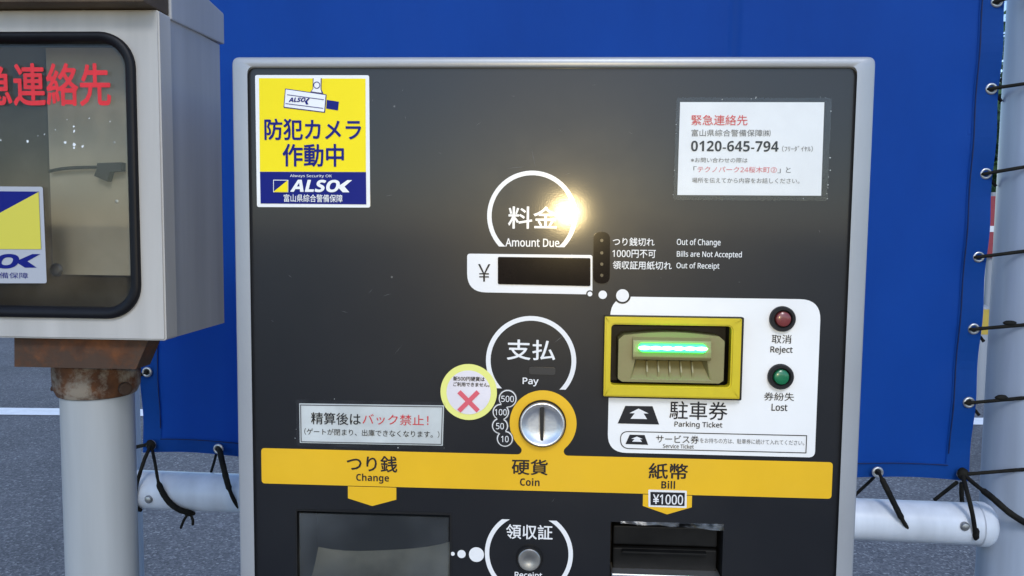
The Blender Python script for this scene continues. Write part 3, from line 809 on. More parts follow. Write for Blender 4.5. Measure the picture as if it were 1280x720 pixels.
q0[0].y = q0[1].y = (q0[0].y + q0[1].y) / 2; q0[2].y = q0[3].y = (q0[2].y + q0[3].y) / 2
hgt = q0[0].y - q0[3].y
cen = sum(q0, Vector((0, 0))) / 4
qi = [v + Vector((math.copysign(1.1 * u, cen.x - v.x), math.copysign(1.1 * u, cen.y - v.y))) for v in q0]
mesh('outline_mark', strip_bm(rounded(q0, [hgt * .49, .0002, .0002, hgt * .49], 8), rounded(qi, [hgt * .46, .0001, .0001, hgt * .46], 8), -P2), INK, card)
text('サービス券', (820, 543.2, 873.5, 554.2), INK, card, P2, .004)
text('Service Ticket', (828.6, 554.5, 867, 560.5), INK, card, P2, .006)
text('をお持ちの方は、駐車券に続けて入れてください。', (874.8, 547.3, 1005, 556.2), MT['ink_grey'], card, P2, .0, slope=.021)
text('取消', (964.5, 418, 989, 429.3), INK, card, P2, .002)
text('Reject', (962.8, 432.6, 990.3, 443), INK, card, P2, .016)
text('券紛失', (954.8, 490, 992.3, 501), INK, card, P2, .002)
text('Lost', (964.3, 504.5, 983.8, 513.4), INK, card, P2, .016)
def button(cx, cy, r, cap, lab):
    b = thing('button', (0, DEPTH / 2, 0), None, None); b.parent = pay; b.location = (0, 0, 0); b['label'] = lab
    _, c, rw = circ(cx, cy, r); o = Vector((c.x, -P1, c.z))
    autosmooth(mesh('button_rim', lathe_bm(o, Vector((0, -1, 0)), [(0, rw), (.003, rw * .99), (.0046, rw * .9), (.0046, rw * .74), (.0038, rw * .66), (.001, rw * .64), (.001, 0)], 48, cap=False), MT['black'], b))
    o2 = o + Vector((0, -.0008, 0))
    autosmooth(mesh('button_cap', lathe_bm(o2, Vector((0, -1, 0)), [(0, rw * .60), (.0028, rw * .60), (.0040, rw * .55), (.0047, rw * .42), (.005, rw * .2), (.005, 0)], 40, cap=False), cap, b))
button(977.3, 398.3, 16.2, MT['red_cap'], 'red reject button in black rim')
button(975, 470.3, 16.2, MT['green_cap'], 'green lost ticket button in black rim')

# ticket reader: yellow frame, black bezel, beige mouth, green lit bar
tk = thing('ticket_reader', (0, DEPTH / 2, 0), None, None); tk.parent = pay; tk.location = (0, 0, 0)
fo = rect(px2([(754.5, 394), (923.3, 397.5), (922.3, 496.5), (754.5, 492)]))
fi = rect(px2([(762.5, 403.5), (911, 406.5), (910.2, 482), (762.5, 478)]))
fi_r = rounded(fi, .0035, 6); fo_r = rounded(fo, .0008, 6)
autosmooth(mesh('gasket', bevel(flat_bm([v + Vector(d) for v, d in zip(fo, ((-.0006, .0006), (.0022, .0006), (.0022, -.002), (-.0006, -.002)))], -.0045, .0041), .0006), MT['black'], tk)) if False else None
bm = strip_bm(rounded([v + Vector(d) for v, d in zip(fo, ((-.0004, .0008), (.0024, .0008), (.0024, -.0018), (-.0004, -.0018)))], .0012, 6), rounded([v + Vector(((cen.x * 0 + (.0012 if k in (0, 3) else -.0012)), (-.0012 if k < 2 else .0012))) for k, v in enumerate(fo)], .0008, 6), -.0050, True, .0046)
mesh('gasket', bm, MT['black'], tk)
bm = strip_bm(fo_r, fi_r, -.0095, True, .0090)
ed = [e for e in bm.edges if all(abs(v.co.y + .0095) < 1e-5 for v in e.verts) and e.calc_face_angle(0) > .5]
bmesh.ops.bevel(bm, geom=ed, offset=.0012, segments=2, affect='EDGES')
mesh('reader_frame', bm, MT['frame_yellow'], tk)
# recess behind the frame
bm = bmesh.new(); a = [bm.verts.new((p.x, -.0006, p.y)) for p in TICK]; b = [bm.verts.new((p.x, .022, p.y)) for p in TICK]
for k in range(4): bm.faces.new((a[k], b[k], b[(k + 1) % 4], a[(k + 1) % 4]))
bm.faces.new(b); bmesh.ops.recalc_face_normals(bm, faces=bm.faces)
for f in bm.faces: f.normal_flip()
mesh('recess', bm, MT['hole'], tk)
mo = rect(px2([(772, 412.5), (903, 415), (902.3, 477.5), (772, 474.5)]))
mw = mo[1].x - mo[0].x; mh = mo[0].y - mo[3].y
def mp_(a, b): return Vector((mo[0].x + a * mw, mo[3].y + b * mh))         # a, b in 0..1 over the mouth
# arched top like the moulding in the photograph
mo_pts = [mp_(.0, .06), mp_(.04, .0), mp_(.96, .0), mp_(1, .06), mp_(1, .84), mp_(.95, .93)] + [mp_(.95 - .9 * k / 8, .93 + .07 * math.sin(math.pi * k / 8)) for k in range(1, 8)] + [mp_(.05, .93), mp_(0, .84)]
scoop = [mp_(.16, .46), mp_(.84, .46), mp_(.89, .05), mp_(.11, .05)]
YM = -.0075; bm = holed_bm((rounded(mo_pts, .0006, 2), scoop), YM)
ext = bmesh.ops.extrude_edge_only(bm, edges=[e for e in bm.edges if e.is_boundary and all(not any((v.co.xz - s).length < 1e-6 for s in scoop) for v in e.verts)])
for v in [x for x in ext['geom'] if isinstance(x, bmesh.types.BMVert)]: v.co.y = .012; 
# scoop floor and cheeks
sv = [Vector((p.x, YM, p.y)) for p in scoop]
bt = [Vector((mp_(.20, .46).x, .006, mp_(.2, .46).y)), Vector((mp_(.80, .46).x, .006, mp_(.8, .46).y)), Vector((mp_(.87, .07).x, YM + .0006, mp_(.87, .07).y)), Vector((mp_(.13, .07).x, YM + .0006, mp_(.13, .07).y))]
def face(*p): bm.faces.new([bm.verts.new(x) for x in p])
face(bt[0], bt[3], bt[2], bt[1]); face(sv[0], sv[3], bt[3], bt[0]); face(sv[1], bt[1], bt[2], sv[2]); face(sv[3], sv[2], bt[2], bt[3])
mouth = mesh('mouth', bm, MT['beige'], tk)
for k in range(5):
    a = .28 + .108 * k
    bm = bmesh.new(); h0, h1 = .40, .10
    def fl(h): t = (.46 - h) / .39; return .006 + (YM + .0006 - .006) * t
    x0 = mp_(a, 0).x; th = .0006
    for sx in (0,):
        v = [bm.verts.new((x0 + s * th, y_, mp_(0, h).y)) for s in (-1, 1) for (h, y_) in ((h0, fl(h0) - .0060), (h1 + .1, fl(h1 + .1) - .0036), (h1, fl(h1)), (h0, fl(h0)))]
        bm.faces.new(v[0:4]); bm.faces.new(v[4:8][::-1])
        for i in range(4): bm.faces.new((v[i], v[4 + i], v[4 + (i + 1) % 4], v[(i + 1) % 4]))
    bmesh.ops.recalc_face_normals(bm, faces=bm.faces)
    mesh('rib', bm, MT['beige'], tk)
# brow that carries the lit bar
bm = bmesh.new(); prof = [(.46, YM + .004), (.46, YM - .0035), (.52, YM - .0052), (.62, YM - .0050), (.84, YM - .0032), (.90, YM + .0003)]
ra_ = [bm.verts.new((mp_(.13, 0).x, y_, mp_(0, b).y)) for b, y_ in prof]; rb_ = [bm.verts.new((mp_(.87, 0).x, y_, mp_(0, b).y)) for b, y_ in prof]
for i in range(len(prof) - 1): bm.faces.new((ra_[i], rb_[i], rb_[i + 1], ra_[i + 1]))
bm.faces.new(ra_); bm.faces.new(rb_[::-1]); bmesh.ops.recalc_face_normals(bm, faces=bm.faces)
bevel(bm, .0007, 2, 25)
mesh('brow', bm, MT['beige'], tk)
z0, z1 = mp_(0, .635).y, mp_(0, .79).y
q = rounded([Vector((mp_(.185, 0).x, z0)), Vector((mp_(.815, 0).x, z0)), Vector((mp_(.815, 0).x, z1)), Vector((mp_(.185, 0).x, z1))], (z1 - z0) * .49, 6)
bar = mesh('light_bar', bevel(flat_bm(q, YM - .0084, .005), .0010), MT['led'], tk)
for k in range(6):
    bm = bmesh.new(); x = mp_(.235 + .106 * k, 0).x
    r = bmesh.ops.create_icosphere(bm, subdivisions=2, radius=1)
    for v in r['verts']: v.co = Vector((x + v.co.x * .0050, YM - .0084 + v.co.y * .0009, (z0 + z1) / 2 + v.co.z * (z1 - z0) * .25))
    mesh('light_diode', bm, MT['led_core'], tk, smooth=True)

# --- change tray behind a clear flap
tr = thing('change_tray', (0, DEPTH / 2, 0), None, None); tr.parent = pay; tr.location = (0, 0, 0)
def recess(rc, dep, name, material, par, slope=0):
    bm = bmesh.new(); a = [bm.verts.new((p.x, 0.0003, p.y)) for p in rc]
    b = [bm.verts.new((p.x, dep - (slope if k >= 2 else 0), p.y)) for k, p in enumerate(rc)]
    for k in range(4): bm.faces.new((a[k], b[k], b[(k + 1) % 4], a[(k + 1) % 4]))
    bm.faces.new(b); bmesh.ops.recalc_face_normals(bm, faces=bm.faces)
    for f in bm.faces: f.normal_flip()
    return mesh(name, bm, material, par)
recess(TRAY, .055, 'tray_recess', MT['black'], tr)
x0, x1 = TRAY[0].x, TRAY[1].x; zt, zb = TRAY[0].y, TRAY[3].y
bm = bmesh.new(); n = 14; rows = []
for k in range(n + 1):                                               # curved steel bowl rising to the back
    t = k / n; rows.append([bm.verts.new((x0 + .002 + (x1 - x0 - .004) * i / 10, .004 + .048 * t, zb + .004 + (.026 + .010 * i / 10) * t ** 2.2 + .006 * (abs(i / 10 - .5) * 2) ** 3)) for i in range(11)])
for k in range(n):
    for i in range(10): bm.faces.new((rows[k][i], rows[k][i + 1], rows[k + 1][i + 1], rows[k + 1][i]))
mesh('bowl', bm, MT['steel_bowl'], tr, smooth=True)
mesh('flap', flat_bm([Vector((x0 + .0012, zt - .003)), Vector((x1 - .0012, zt - .003)), Vector((x1 - .0012, zb + .002)), Vector((x0 + .0012, zb + .002))], .0016, .0018), MT['flap'], tr)
bm = strip_bm([Vector((TRAY[k].x + d[0], TRAY[k].y + d[1])) for k, d in enumerate(((-.0012, .0012), (.0012, .0012), (.0012, -.0012), (-.0012, -.0012)))], TRAY, -.0010, True, .0008)
mesh('tray_edge', bm, MT['black'], tr)

# --- bill slot
bs = thing('bill_slot', (0, DEPTH / 2, 0), None, None); bs.parent = pay; bs.location = (0, 0, 0)
recess(BILL, .030, 'slot_recess', MT['black'], bs)
x0, x1 = BILL[0].x, BILL[1].x; zt, zb = BILL[0].y, BILL[3].y
zs = on_y(830, 689).z
bm = bmesh.new()
for (za, zc) in ((zs + .0014, zt - .006), (zb + .012, zs - .0014)):
    box_bm(x0 + .003, x1 - .003, .008, .026, za, zc, bm)
bevel(bm, .0012)
mesh('slot_block', bm, MT['slot_black'], bs)
bm = box_bm(x0 + .010, x1 - .012, .002, .010, zs - .0040, zs - .0020); bevel(bm, .0006); mesh('slot_lip', bm, MT['slot_black'], bs)
bm = box_bm(x0 + .0015, x1 - .0015, -.0030, .020, on_y(830, 722).z, on_y(830, 717).z); bevel(bm, .0009); mesh('steel_lip', bm, MT['chrome'], bs)
# torn clear tape hanging over the top of the slot
bm = bmesh.new(); top, bot = [], []
for k in range(25):
    t = k / 24; x = x0 + .008 + (x1 - x0 - .008) * t
    top.append(bm.verts.new((x, -.0006, zt + .001))); bot.append(bm.verts.new((x, -.0012 - .0008 * math.sin(t * 9), zt - .0008 - .0034 * t ** 1.5 - .0014 * noise.noise(Vector((t * 7, 1, 1))))))
for k in range(24): bm.faces.new((top[k], bot[k], bot[k + 1], top[k + 1]))
mesh('torn_tape', bm, clear('tape_clear', (.9, .92, .95), .15, haze=.0, hazecol=(.6, .66, .75), dirt=.22, dscale=140), bs)

# --- receipt ring and button
c = on_y(661, 692); s_ = (on_y(671, 692) - on_y(651, 692)).length / 20
def side_arc(sgn, r1=55, r0=49.5, n=26):
    a1 = math.asin(43.3 / r1); a0 = math.asin(43.3 / r0)
    f = lambda r, a: [Vector((c.x + sgn * s_ * r * math.cos(-a + 2 * a * k / (n - 1)), c.z + s_ * r * math.sin(-a + 2 * a * k / (n - 1)))) for k in range(n)]
    bm = strip_bm(f(r1, a1), f(r0, a0), -P1, False)
    return mesh('ring_mark', bm, W, panel)
side_arc(1); side_arc(-1)
text('領収証', (633, 655, 690.5, 674.5), W, panel, P1, .012)
text('Receipt', (643.5, 714.5, 677.5, 725), W, panel, P1, .018)
for x_, y_, r_ in ((566, 692, 2.5), (577, 692.3, 5.2), (595.6, 693, 9.4)): disc('dot_mark', x_, y_, r_, W, panel, P1)
rbn = thing('button', (0, DEPTH / 2, 0), None, None); rbn.parent = pay; rbn.location = (0, 0, 0); rbn['label'] = 'round steel receipt button'
_, c, rw = circ(661.8, 697.5, 16.6); o = Vector((c.x, -P1, c.z))
autosmooth(mesh('button_rim', lathe_bm(o, Vector((0, -1, 0)), [(0, rw), (.0022, rw), (.003, rw * .95), (.003, rw * .88), (.001, rw * .87), (.001, 0)], 44, cap=False), MT['black'], rbn))
autosmooth(mesh('button_cap', lathe_bm(o + Vector((0, -.0008, 0)), Vector((0, -1, 0)), [(0, rw * .84), (.003, rw * .84), (.0036, rw * .78), (.0036, rw * .36), (.0033, rw * .32), (.0033, 0)], 44, cap=False), MT['steel'], rbn))

def logo_text(box, material, par, front, plane, shear, slope):
    x0, y0, x1, y1 = box; wd = x1 - x0; sl_ = 4.84e-5 * ((y0 + y1) / 2 - 72) if slope is None else slope
    xs = x0 + wd * .80; dy = sl_ * wd * .5
    text('ALSO', (x0, y0 - dy * .2, xs, y1 - dy * .2), material, par, front, .035, shear, plane, slope=slope)
    h = y1 - y0; f = shear * h; t = wd * .085; a = x0 + wd * .775; b = x1; dy *= .85
    plate('lettering', [(b - t * .9 + f * .1, y0 + dy), (b + f * .1, y0 + dy), (a + t * 1.25, y0 + h * .53 + dy), (b - t * .2 - f * .5, y1 + dy), (b - t * 1.5 - f * .5, y1 + dy), (a - t * .1, y0 + h * .55 + dy)], material, par, front, plane=plane)
# --- stickers on the panel
st = plate('security_sticker', [(319.3, 94), (461.7, 94.3), (463, 259.5), (321.7, 258.8)], W, pay, P2, .0004, r=.0018)
st['label'] = 'yellow and blue security camera sticker with white border'
SB, SY = MT['sticker_blue'], MT['sticker_yellow']
plate('yellow_field', [(324.4, 98), (457.2, 98.6), (457.8, 215), (325.6, 214.6)], SY, st, P3)
plate('blue_field', [(325.6, 214.9), (457.9, 215.3), (458.3, 255.6), (326.4, 254.4)], SB, st, P3)
text('防犯カメラ', (331.8, 149, 451.6, 175.3), SB, st, P4, .022)
text('作動中', (354.5, 180.3, 430, 208.4), SB, st, P4, .022)
plate('camera_picture', [(357.2, 111), (409, 118.5), (407, 141.3), (355.2, 135)], SB, st, P4, r=.0006)
plate('camera_picture', [(358.2, 112.2), (407.9, 119.4), (406.1, 140.2), (356.4, 134)], W, st, P5, r=.0005)
for a_, b_ in (((360, 118.5), (406, 124.8)), ((358, 129.5), (405, 135.5))):
    plate('camera_picture', [a_, b_, (b_[0], b_[1] + .8), (a_[0], a_[1] + .8)], SB, st, .0024)
plate('camera_picture', [(409.2, 125.2), (424.3, 127.5), (423, 138.4), (408.4, 136)], SB, st, P4)
plate('camera_picture', [(391.8, 98.2), (402.8, 98.2), (402.5, 112), (405, 117.6), (388.6, 115.4), (391.6, 111.5)], SB, st, P4)
plate('camera_picture', [(392.9, 98.3), (401.8, 98.3), (401.6, 112.3), (403, 116.6), (390.2, 114.8), (392.5, 111.7)], MT['card'], st, P5)
ring('camera_picture', 397, 107, 4.3, 3.4, SB, st, .0024, n=24)
logo_text((362.2, 121.6, 388.2, 129.6), SB, st, .0024, 0, .3, .14)
text('Always Security OK', (363.3, 218, 415.5, 222.8), W, st, P4, 0)
plate('logo_mark', [(342.4, 224.8), (361.2, 225), (361.2, 240.6), (342.4, 240.4)], W, st, P4)
plate('logo_mark', [(343.3, 225.7), (360.3, 225.9), (360.3, 239.7), (343.3, 239.5)], SB, st, P5)
plate('logo_mark', [(360.8, 225.6), (360.8, 240.2), (343, 240)], SY, st, .0024)
logo_text((364, 225, 440.4, 240.2), W, st, P4, 0, .22, None)
text('富山県綜合警備保障', (355.6, 242.8, 428.8, 253), W, st, P4, .006)

en = plate('contact_notice', [(850, 127.8), (1030, 128), (1026, 244.7), (846.5, 243.8)], MT['paper'], pay, P2, .0003)
en['label'] = 'white emergency contact notice with phone number'
plate('clear_film', [(845, 122.5), (1038.5, 123), (1033, 251), (841, 250)], MT['film'], en, .0022, r=.002)
text('緊急連絡先', (864, 143.8, 934, 157), MT['red_ink'], en, P3, .002)
text('富山県綜合警備保障㈱', (864, 161.8, 962.8, 171), MT['ink_grey'], en, P3, 0)
text('0120-645-794', (863.5, 176, 972.8, 189.8), INK, en, P3, .022)
text('（ﾌﾘｰﾀﾞｲﾔﾙ）', (977, 182.4, 1015.5, 190), MT['ink_grey'], en, P3, 0)
text('※お問い合わせの際は', (863.3, 197, 934, 203.6), MT['ink_grey'], en, P3, 0)
text('「', (866.5, 208, 870.5, 213), MT['ink_grey'], en, P3, 0)
text('テクノパーク24桜木町②', (871.5, 208, 970.5, 216.2), MT['pink_ink'], en, P3, 0)
text('」', (971.5, 211, 975.3, 216.5), MT['ink_grey'], en, P3, 0)
text('と', (982, 209, 988, 216), MT['ink_grey'], en, P3, 0)
text('場所を伝えてから内容をお話しください。', (864.7, 222, 998.8, 229.6), MT['ink_grey'], en, P3, 0)

wn = plate('warning_notice', [(374.4, 504), (555.2, 506.6), (553.6, 556.8), (375.2, 553.2)], MT['paper_old'], pay, P2, .0003)
wn['label'] = 'white no reversing notice under clear tape'
plate('clear_film', [(371, 498.5), (557.6, 502), (555.5, 561), (372, 556.5)], MT['film'], wn, .0024, r=.001)
q0 = px2([(375.6, 505.2), (554, 507.6), (552.4, 555.6), (376.4, 552.2)]); q1 = px2([(376.8, 506.4), (552.9, 508.8), (551.3, 554.4), (377.6, 551.1)])
mesh('outline_mark', strip_bm(q0, q1, -P3), MT['ink_grey'], wn)
text('精算後は', (389.5, 515, 451.2, 531), INK, wn, P3, .010)
text('バック禁止！', (453.5, 516.8, 536, 531.6), MT['red_ink'], wn, P3, .002)
text('（ゲートが閉まり、出庫できなくなります。）', (381, 535, 549.5, 546.4), INK, wn, P3, .002, slope=.020)

def residue(par, corners, n, front, seed):
    rnd = random.Random(seed); bm = bmesh.new(); q = [Vector((p.x, p.z)) for p in (on_y(*c) for c in corners)]
    for _ in range(n):
        k = rnd.randrange(4); t = rnd.random(); p = q[k].lerp(q[(k + 1) % 4], t) + Vector((rnd.gauss(0, .0006), rnd.gauss(0, .0006)))
        r = abs(rnd.gauss(0, .00022)) + .00014; st_ = rnd.uniform(.6, 2.2)
        flat_bm([p + Vector((r * st_ * math.cos(a) * rnd.uniform(.5, 1.2), r * math.sin(a) * rnd.uniform(.5, 1.2))) for a in (0, 1, 2, 3, 4, 5)], -front, 0, bm)
    return mesh('tape_residue', bm, MT['paper_old'], par)
residue(en, [(845.5, 123), (1038, 123.5), (1032.5, 250.5), (841.5, 249.5)], 20, .0024, 3)
residue(wn, [(371.5, 499), (557, 502.5), (555, 560.5), (372.5, 556)], 6, .0026, 5)
rs = disc('round_sticker', 586, 489.7, 35.2, MT['pale_yellow'], pay, P3, .0003, n=64, label='round pale yellow sticker with red cross')
disc('inner_field', 586, 490, 27.6, MT['lilac'], rs, P4, n=56)
text('新500円硬貨は', (567, 469.8, 606, 476), INK, rs, P5, .02)
text('ご利用できません。', (567, 477, 612, 483), INK, rs, P5, .02)
for a_ in (1, -1):
    x_, y_, d_, t_ = 586, 501, 12, 2.0
    plate('cross_mark', [(x_ - d_ - t_, y_ - a_ * (d_) + a_ * t_), (x_ - d_ + t_, y_ - a_ * d_ - a_ * t_), (x_ + d_ + t_, y_ + a_ * d_ - a_ * t_), (x_ + d_ - t_, y_ + a_ * d_ + a_ * t_)], MT['pink_ink'], rs, P5 if a_ > 0 else .0023)

# ================================================================== EMERGENCY CONTACT BOX ON ITS POST
YD = .07
lo = on_y(123, 600, .150)
cb = thing('contact_box', (lo.x, .15, 0), 'grey steel contact box with black rimmed window on a white post with rusty clamp', 'contact box')
xr_f = on_y(204.5, 300, YD).x; zb_ = on_y(100, 424, YD).z; zt_ = on_y(100, 12.5, YD).z
xl_f = on_y(-132, 300, YD).x
# door: a frame with a round-cornered opening
wo = px2([(-96, 40), (172, 41), (175, 396), (-96, 397)], YD)
wx0, wx1 = (wo[0].x + wo[3].x) / 2, (wo[1].x + wo[2].x) / 2; wz1, wz0 = (wo[0].y + wo[1].y) / 2, (wo[2].y + wo[3].y) / 2
pm = .72 / 1000
def rr(x0, x1, z0, z1, r, seg=9):
    out = []
    for cx, cz, a in ((x0 + r, z0 + r, 180), (x1 - r, z0 + r, 270), (x1 - r, z1 - r, 0), (x0 + r, z1 - r, 90)):
        for k in range(seg + 1):
            t = math.radians(a + 90 * k / seg); out.append(Vector((cx + r * math.cos(t), cz + r * math.sin(t))))
    return out
win_o = rr(wx0, wx1, wz0, wz1, 44 * pm); win_i = rr(wx0 + 13.5 * pm, wx1 - 13.5 * pm, wz0 + 14 * pm, wz1 - 12 * pm, 33 * pm)
door_o = rr(xl_f, xr_f, zb_, zt_, .0025)
bm = strip_bm(door_o, rr(wx0 + .004, wx1 - .004, wz0 + .004, wz1 - .004, 40 * pm), YD, True, .022)
ed = [e for e in bm.edges if e.calc_face_angle(0) > 1.2 and all(abs(v.co.y - YD) < 1e-5 for v in e.verts)]
bmesh.ops.bevel(bm, geom=ed, offset=.0015, segments=3, affect='EDGES')
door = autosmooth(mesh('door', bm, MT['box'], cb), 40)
# rubber gasket, a rounded profile swept round the opening
bm = bmesh.new(); n = len(win_o); prof = [(0, 0.001), (0.0, -.0030), (.12, -.0045), (.45, -.0052), (.7, -.0040), (.92, -.0020), (1, .0), (1, .006)]
rings = [[bm.verts.new((o_.x + (i_.x - o_.x) * t, YD + y_, o_.y + (i_.y - o_.y) * t)) for o_, i_ in zip(win_o, win_i)] for t, y_ in prof]
for a, b in zip(rings[:-1], rings[1:]):
    for k in range(n): bm.faces.new((a[k], a[(k + 1) % n], b[(k + 1) % n], b[k]))
bmesh.ops.recalc_face_normals(bm, faces=bm.faces)
autosmooth(mesh('window_gasket', bm, MT['gasket'], door), 50)
YP = YD + .004
mesh('window_pane', flat_bm(rr(wx0 + 10 * pm, wx1 - 10 * pm, wz0 + 10 * pm, wz1 - 9 * pm, 34 * pm), YP, .003), MT['pane'], door)
text('緊急連絡先', (-62, 80, 138, 132), MT['redletter'], door, .0006, .022, plane=YP, slope=0.0)
# small irregular white flecks on the pane
bm = bmesh.new()
for fx, fy, fr_ in ((93, 158, 1.1), (93, 164, 1.6), (82, 178, 1.8), (93, 181, 2.2), (93, 185, 1.6), (104, 183, 1.5), (35, 177, 1.7), (1, 175, 1.2), (61, 98, 1.3), (70, 162, .7), (112, 148, .7), (48, 170, .6), (138, 152, .6), (56, 168, .7), (84, 150, .6)):
    p, _, _ = circ(fx, fy, fr_, 7, YP); p = [v + Vector((random.uniform(-1, 1), random.uniform(-1, 1))) * .0004 for v in p]
    flat_bm(p, YP - .0005, 0, bm)
mesh('white_flecks', bm, MT['white'], door)
sk = plate('security_sticker', [(-90, 232.5), (54, 233.5), (59, 354), (-88, 354)], mat('sticker_silver', (.40, .42, .47), .4), cb, .0008, .0003, r=.0022, plane=YP)
plate('blue_field', [(-84, 238.5), (49.5, 239.5), (52.5, 311.5), (-82, 311)], SB, sk, .0011, plane=YP)
plate('yellow_field', [(49.5, 240), (52.5, 311.5), (-82, 311)], mat('sticker_lemon', (.62, .56, .06), .4), sk, .0014, plane=YP)
logo_text((-82, 317.5, 51, 334.5), SB, sk, .0011, YP, .22, 0)
text('富山県綜合警備保障', (-72, 340, 36, 347.5), SB, sk, .0011, 0, plane=YP, slope=0)
text('A', (-16, 243, 2, 254), MT['white'], sk, .0014, .02, plane=YP, slope=0, shear=.2) if False else None
# seal and cabinet
xb = on_y(217.5, 300, YD + .026).x
sx0, sx1, sz0, sz1 = xl_f + .001, xb + .0004, zb_ + .001, zt_ - .001
mesh('door_seal', strip_bm([Vector(p) for p in ((sx0, sz0), (sx1, sz0), (sx1, sz1), (sx0, sz1))], [Vector(p) for p in ((sx0 + .012, sz0 + .012), (sx1 - .012, sz0 + .012), (sx1 - .012, sz1 - .012), (sx0 + .012, sz1 - .012))], YD + .0222, True, .004), MT['seal'], cb)
YB = .207; YC = YD + .0264
bm = bmesh.new()                                                      # open-fronted cabinet with wall thickness
for (y0, y1, dx) in ((YC, YB, 0),):
    o_ = [(xl_f, zb_), (xb, zb_), (xb, zt_), (xl_f, zt_)]; i_ = [(xl_f + .003, zb_ + .003), (xb - .003, zb_ + .003), (xb - .003, zt_ - .003), (xl_f + .003, zt_ - .003)]
    vo0 = [bm.verts.new((x, y0, z)) for x, z in o_]; vo1 = [bm.verts.new((x, y1, z)) for x, z in o_]
    vi0 = [bm.verts.new((x, y0, z)) for x, z in i_]; vi1 = [bm.verts.new((x, y1 - .003, z)) for x, z in i_]
    for k in range(4):
        j = (k + 1) % 4
        bm.faces.new((vo0[k], vo0[j], vo1[j], vo1[k])); bm.faces.new((vi0[j], vi0[k], vi1[k], vi1[j])); bm.faces.new((vo0[j], vo0[k], vi0[k], vi0[j]))
    bm.faces.new(vo1); bm.faces.new(vi1[::-1])
bmesh.ops.recalc_face_normals(bm, faces=bm.faces)
mesh('cabinet', bm, MT['box_shaded'], cb)
# roof: sloped cap with a skirt, weathered hood over the door
zl = on_y(214, 25, YC).z
bm = bmesh.new(); xx = (xl_f - .004, xb + .003)
pr = [(YC - .002, zl), (YB + .006, zl + .004), (YB + .006, zl + .036), (YC - .002, zl + .050)]
a = [bm.verts.new((xx[0], y, z)) for y, z in pr]; b = [bm.verts.new((xx[1], y, z)) for y, z in pr]
bm.faces.new(a); bm.faces.new(b[::-1])
for k in range(4): bm.faces.new((a[k], b[k], b[(k + 1) % 4], a[(k + 1) % 4]))
bmesh.ops.recalc_face_normals(bm, faces=bm.faces); bevel(bm, .0015)
mesh('roof', bm, MT['box_shaded'], cb)
bm = box_bm(xl_f - .004, xb + .001, YD - .022, YC - .0025, on_y(100, 11, YD).z, zl + .049); bevel(bm, .0015)
mesh('hood', bm, MT['hood'], cb)
# inside: board, screws, a hook with a cable
ybk = YD + .045
bp0 = px2([(57, 60), (175, 60), (175, 343), (57, 343)], ybk)
bx0 = bp0[0].x; bx1 = xb - .006; bz1 = bp0[0].y; bz0 = bp0[3].y
mesh('mounting_board', bevel(flat_bm([Vector((bx0, bz0)), Vector((bx1, bz0)), Vector((bx1, bz1)), Vector((bx0, bz1))], ybk, .006), .001), MT['backplate'], cb)
mesh('inner_wall', flat_bm([Vector((xl_f + .006, zb_ + .006)), Vector((xb - .006, zb_ + .006)), Vector((xb - .006, zt_ - .006)), Vector((xl_f + .006, zt_ - .006))], YB - .020, .002), MT['inner'], cb)
for q, r_ in (((71, 349 - 12), .0062), ((143, 178), .0022), ((146, 252), .0024)):
    screw('screw', on_y(q[0], q[1], ybk), r_, cb, MT['steel'])
hk = [on_y(123, 204, ybk - .006), on_y(153, 203, ybk - .006), on_y(153, 214, ybk - .006), on_y(139, 215, ybk - .006), on_y(135, 227, ybk - .006), on_y(119, 220, ybk - .006), on_y(122, 212, ybk - .006)]
mesh('hook', bevel(flat_bm([Vector((p.x, p.z)) for p in hk], ybk - .008, .008), .0008), MT['black'], cb)
mesh('cable', tube_bm(catmull([on_y(62, 214, ybk - .004), on_y(78, 211, ybk - .005), on_y(98, 209.5, ybk - .005), on_y(124, 209, ybk - .005)], 6), .0016), MT['black'], cb, smooth=True)
# rusted bracket, clamp and post
YPOST = .150
q = [on_y(18, 424, YD + .012), on_y(186, 425, YD + .012), on_y(170, 461.5, YD + .012), on_y(18, 458.5, YD + .012)]
zz = zb_ - .0004; zlow = (q[2].z + q[3].z) / 2
bm = flat_bm([Vector((q[0].x, zz)), Vector((q[1].x, zz)), Vector((q[2].x, zlow)), Vector((q[3].x, zlow))], YD + .012, .026); bevel(bm, .003)
mesh('bracket', bm, MT['rust'], cb)
px_ = on_y(124, 560, YPOST); PRAD = 40.6 * (on_y(134, 560, YPOST).x - on_y(114, 560, YPOST).x) / 20
axis = Vector((px_.x, YPOST, 0))
zc1 = zlow - .0005; zc0 = on_y(120, 500, YPOST - PRAD).z
autosmooth(mesh('clamp', lathe_bm(axis, Vector((0, 0, 1)), [(zc0 - .001, PRAD + .0005), (zc0, PRAD + .0025), (zc0 + .008, PRAD + .006), (zc0 + .02, PRAD + .0065), (zb_ - .004, PRAD + .0065), (zb_ - .0005, PRAD + .006)], 48), MT['rust_clamp'], cb))
autosmooth(mesh('post', lathe_bm(axis, Vector((0, 0, 1)), [(0, PRAD), (zc0 + .002, PRAD)], 48), MT['post'], cb))
autosmooth(mesh('base_flange', lathe_bm(axis, Vector((0, 0, 1)), [(0, PRAD + .035), (.010, PRAD + .035), (.012, PRAD + .033), (.012, PRAD + .001)], 40), MT['post'], cb))
for q in ((72, 456), (72, 486)):
    p = on_y(q[0], q[1], YPOST - .012)
    bm = lathe_bm(p + Vector((.004, 0, 0)), Vector((-1, 0, 0)), [(0, .004), (.006, .004), (.006, .0026), (.010, .0026), (.010, 0)], 6); mesh('bolt', bm, MT['rust'], cb)
p = on_y(153, 486, YPOST - PRAD * .72)
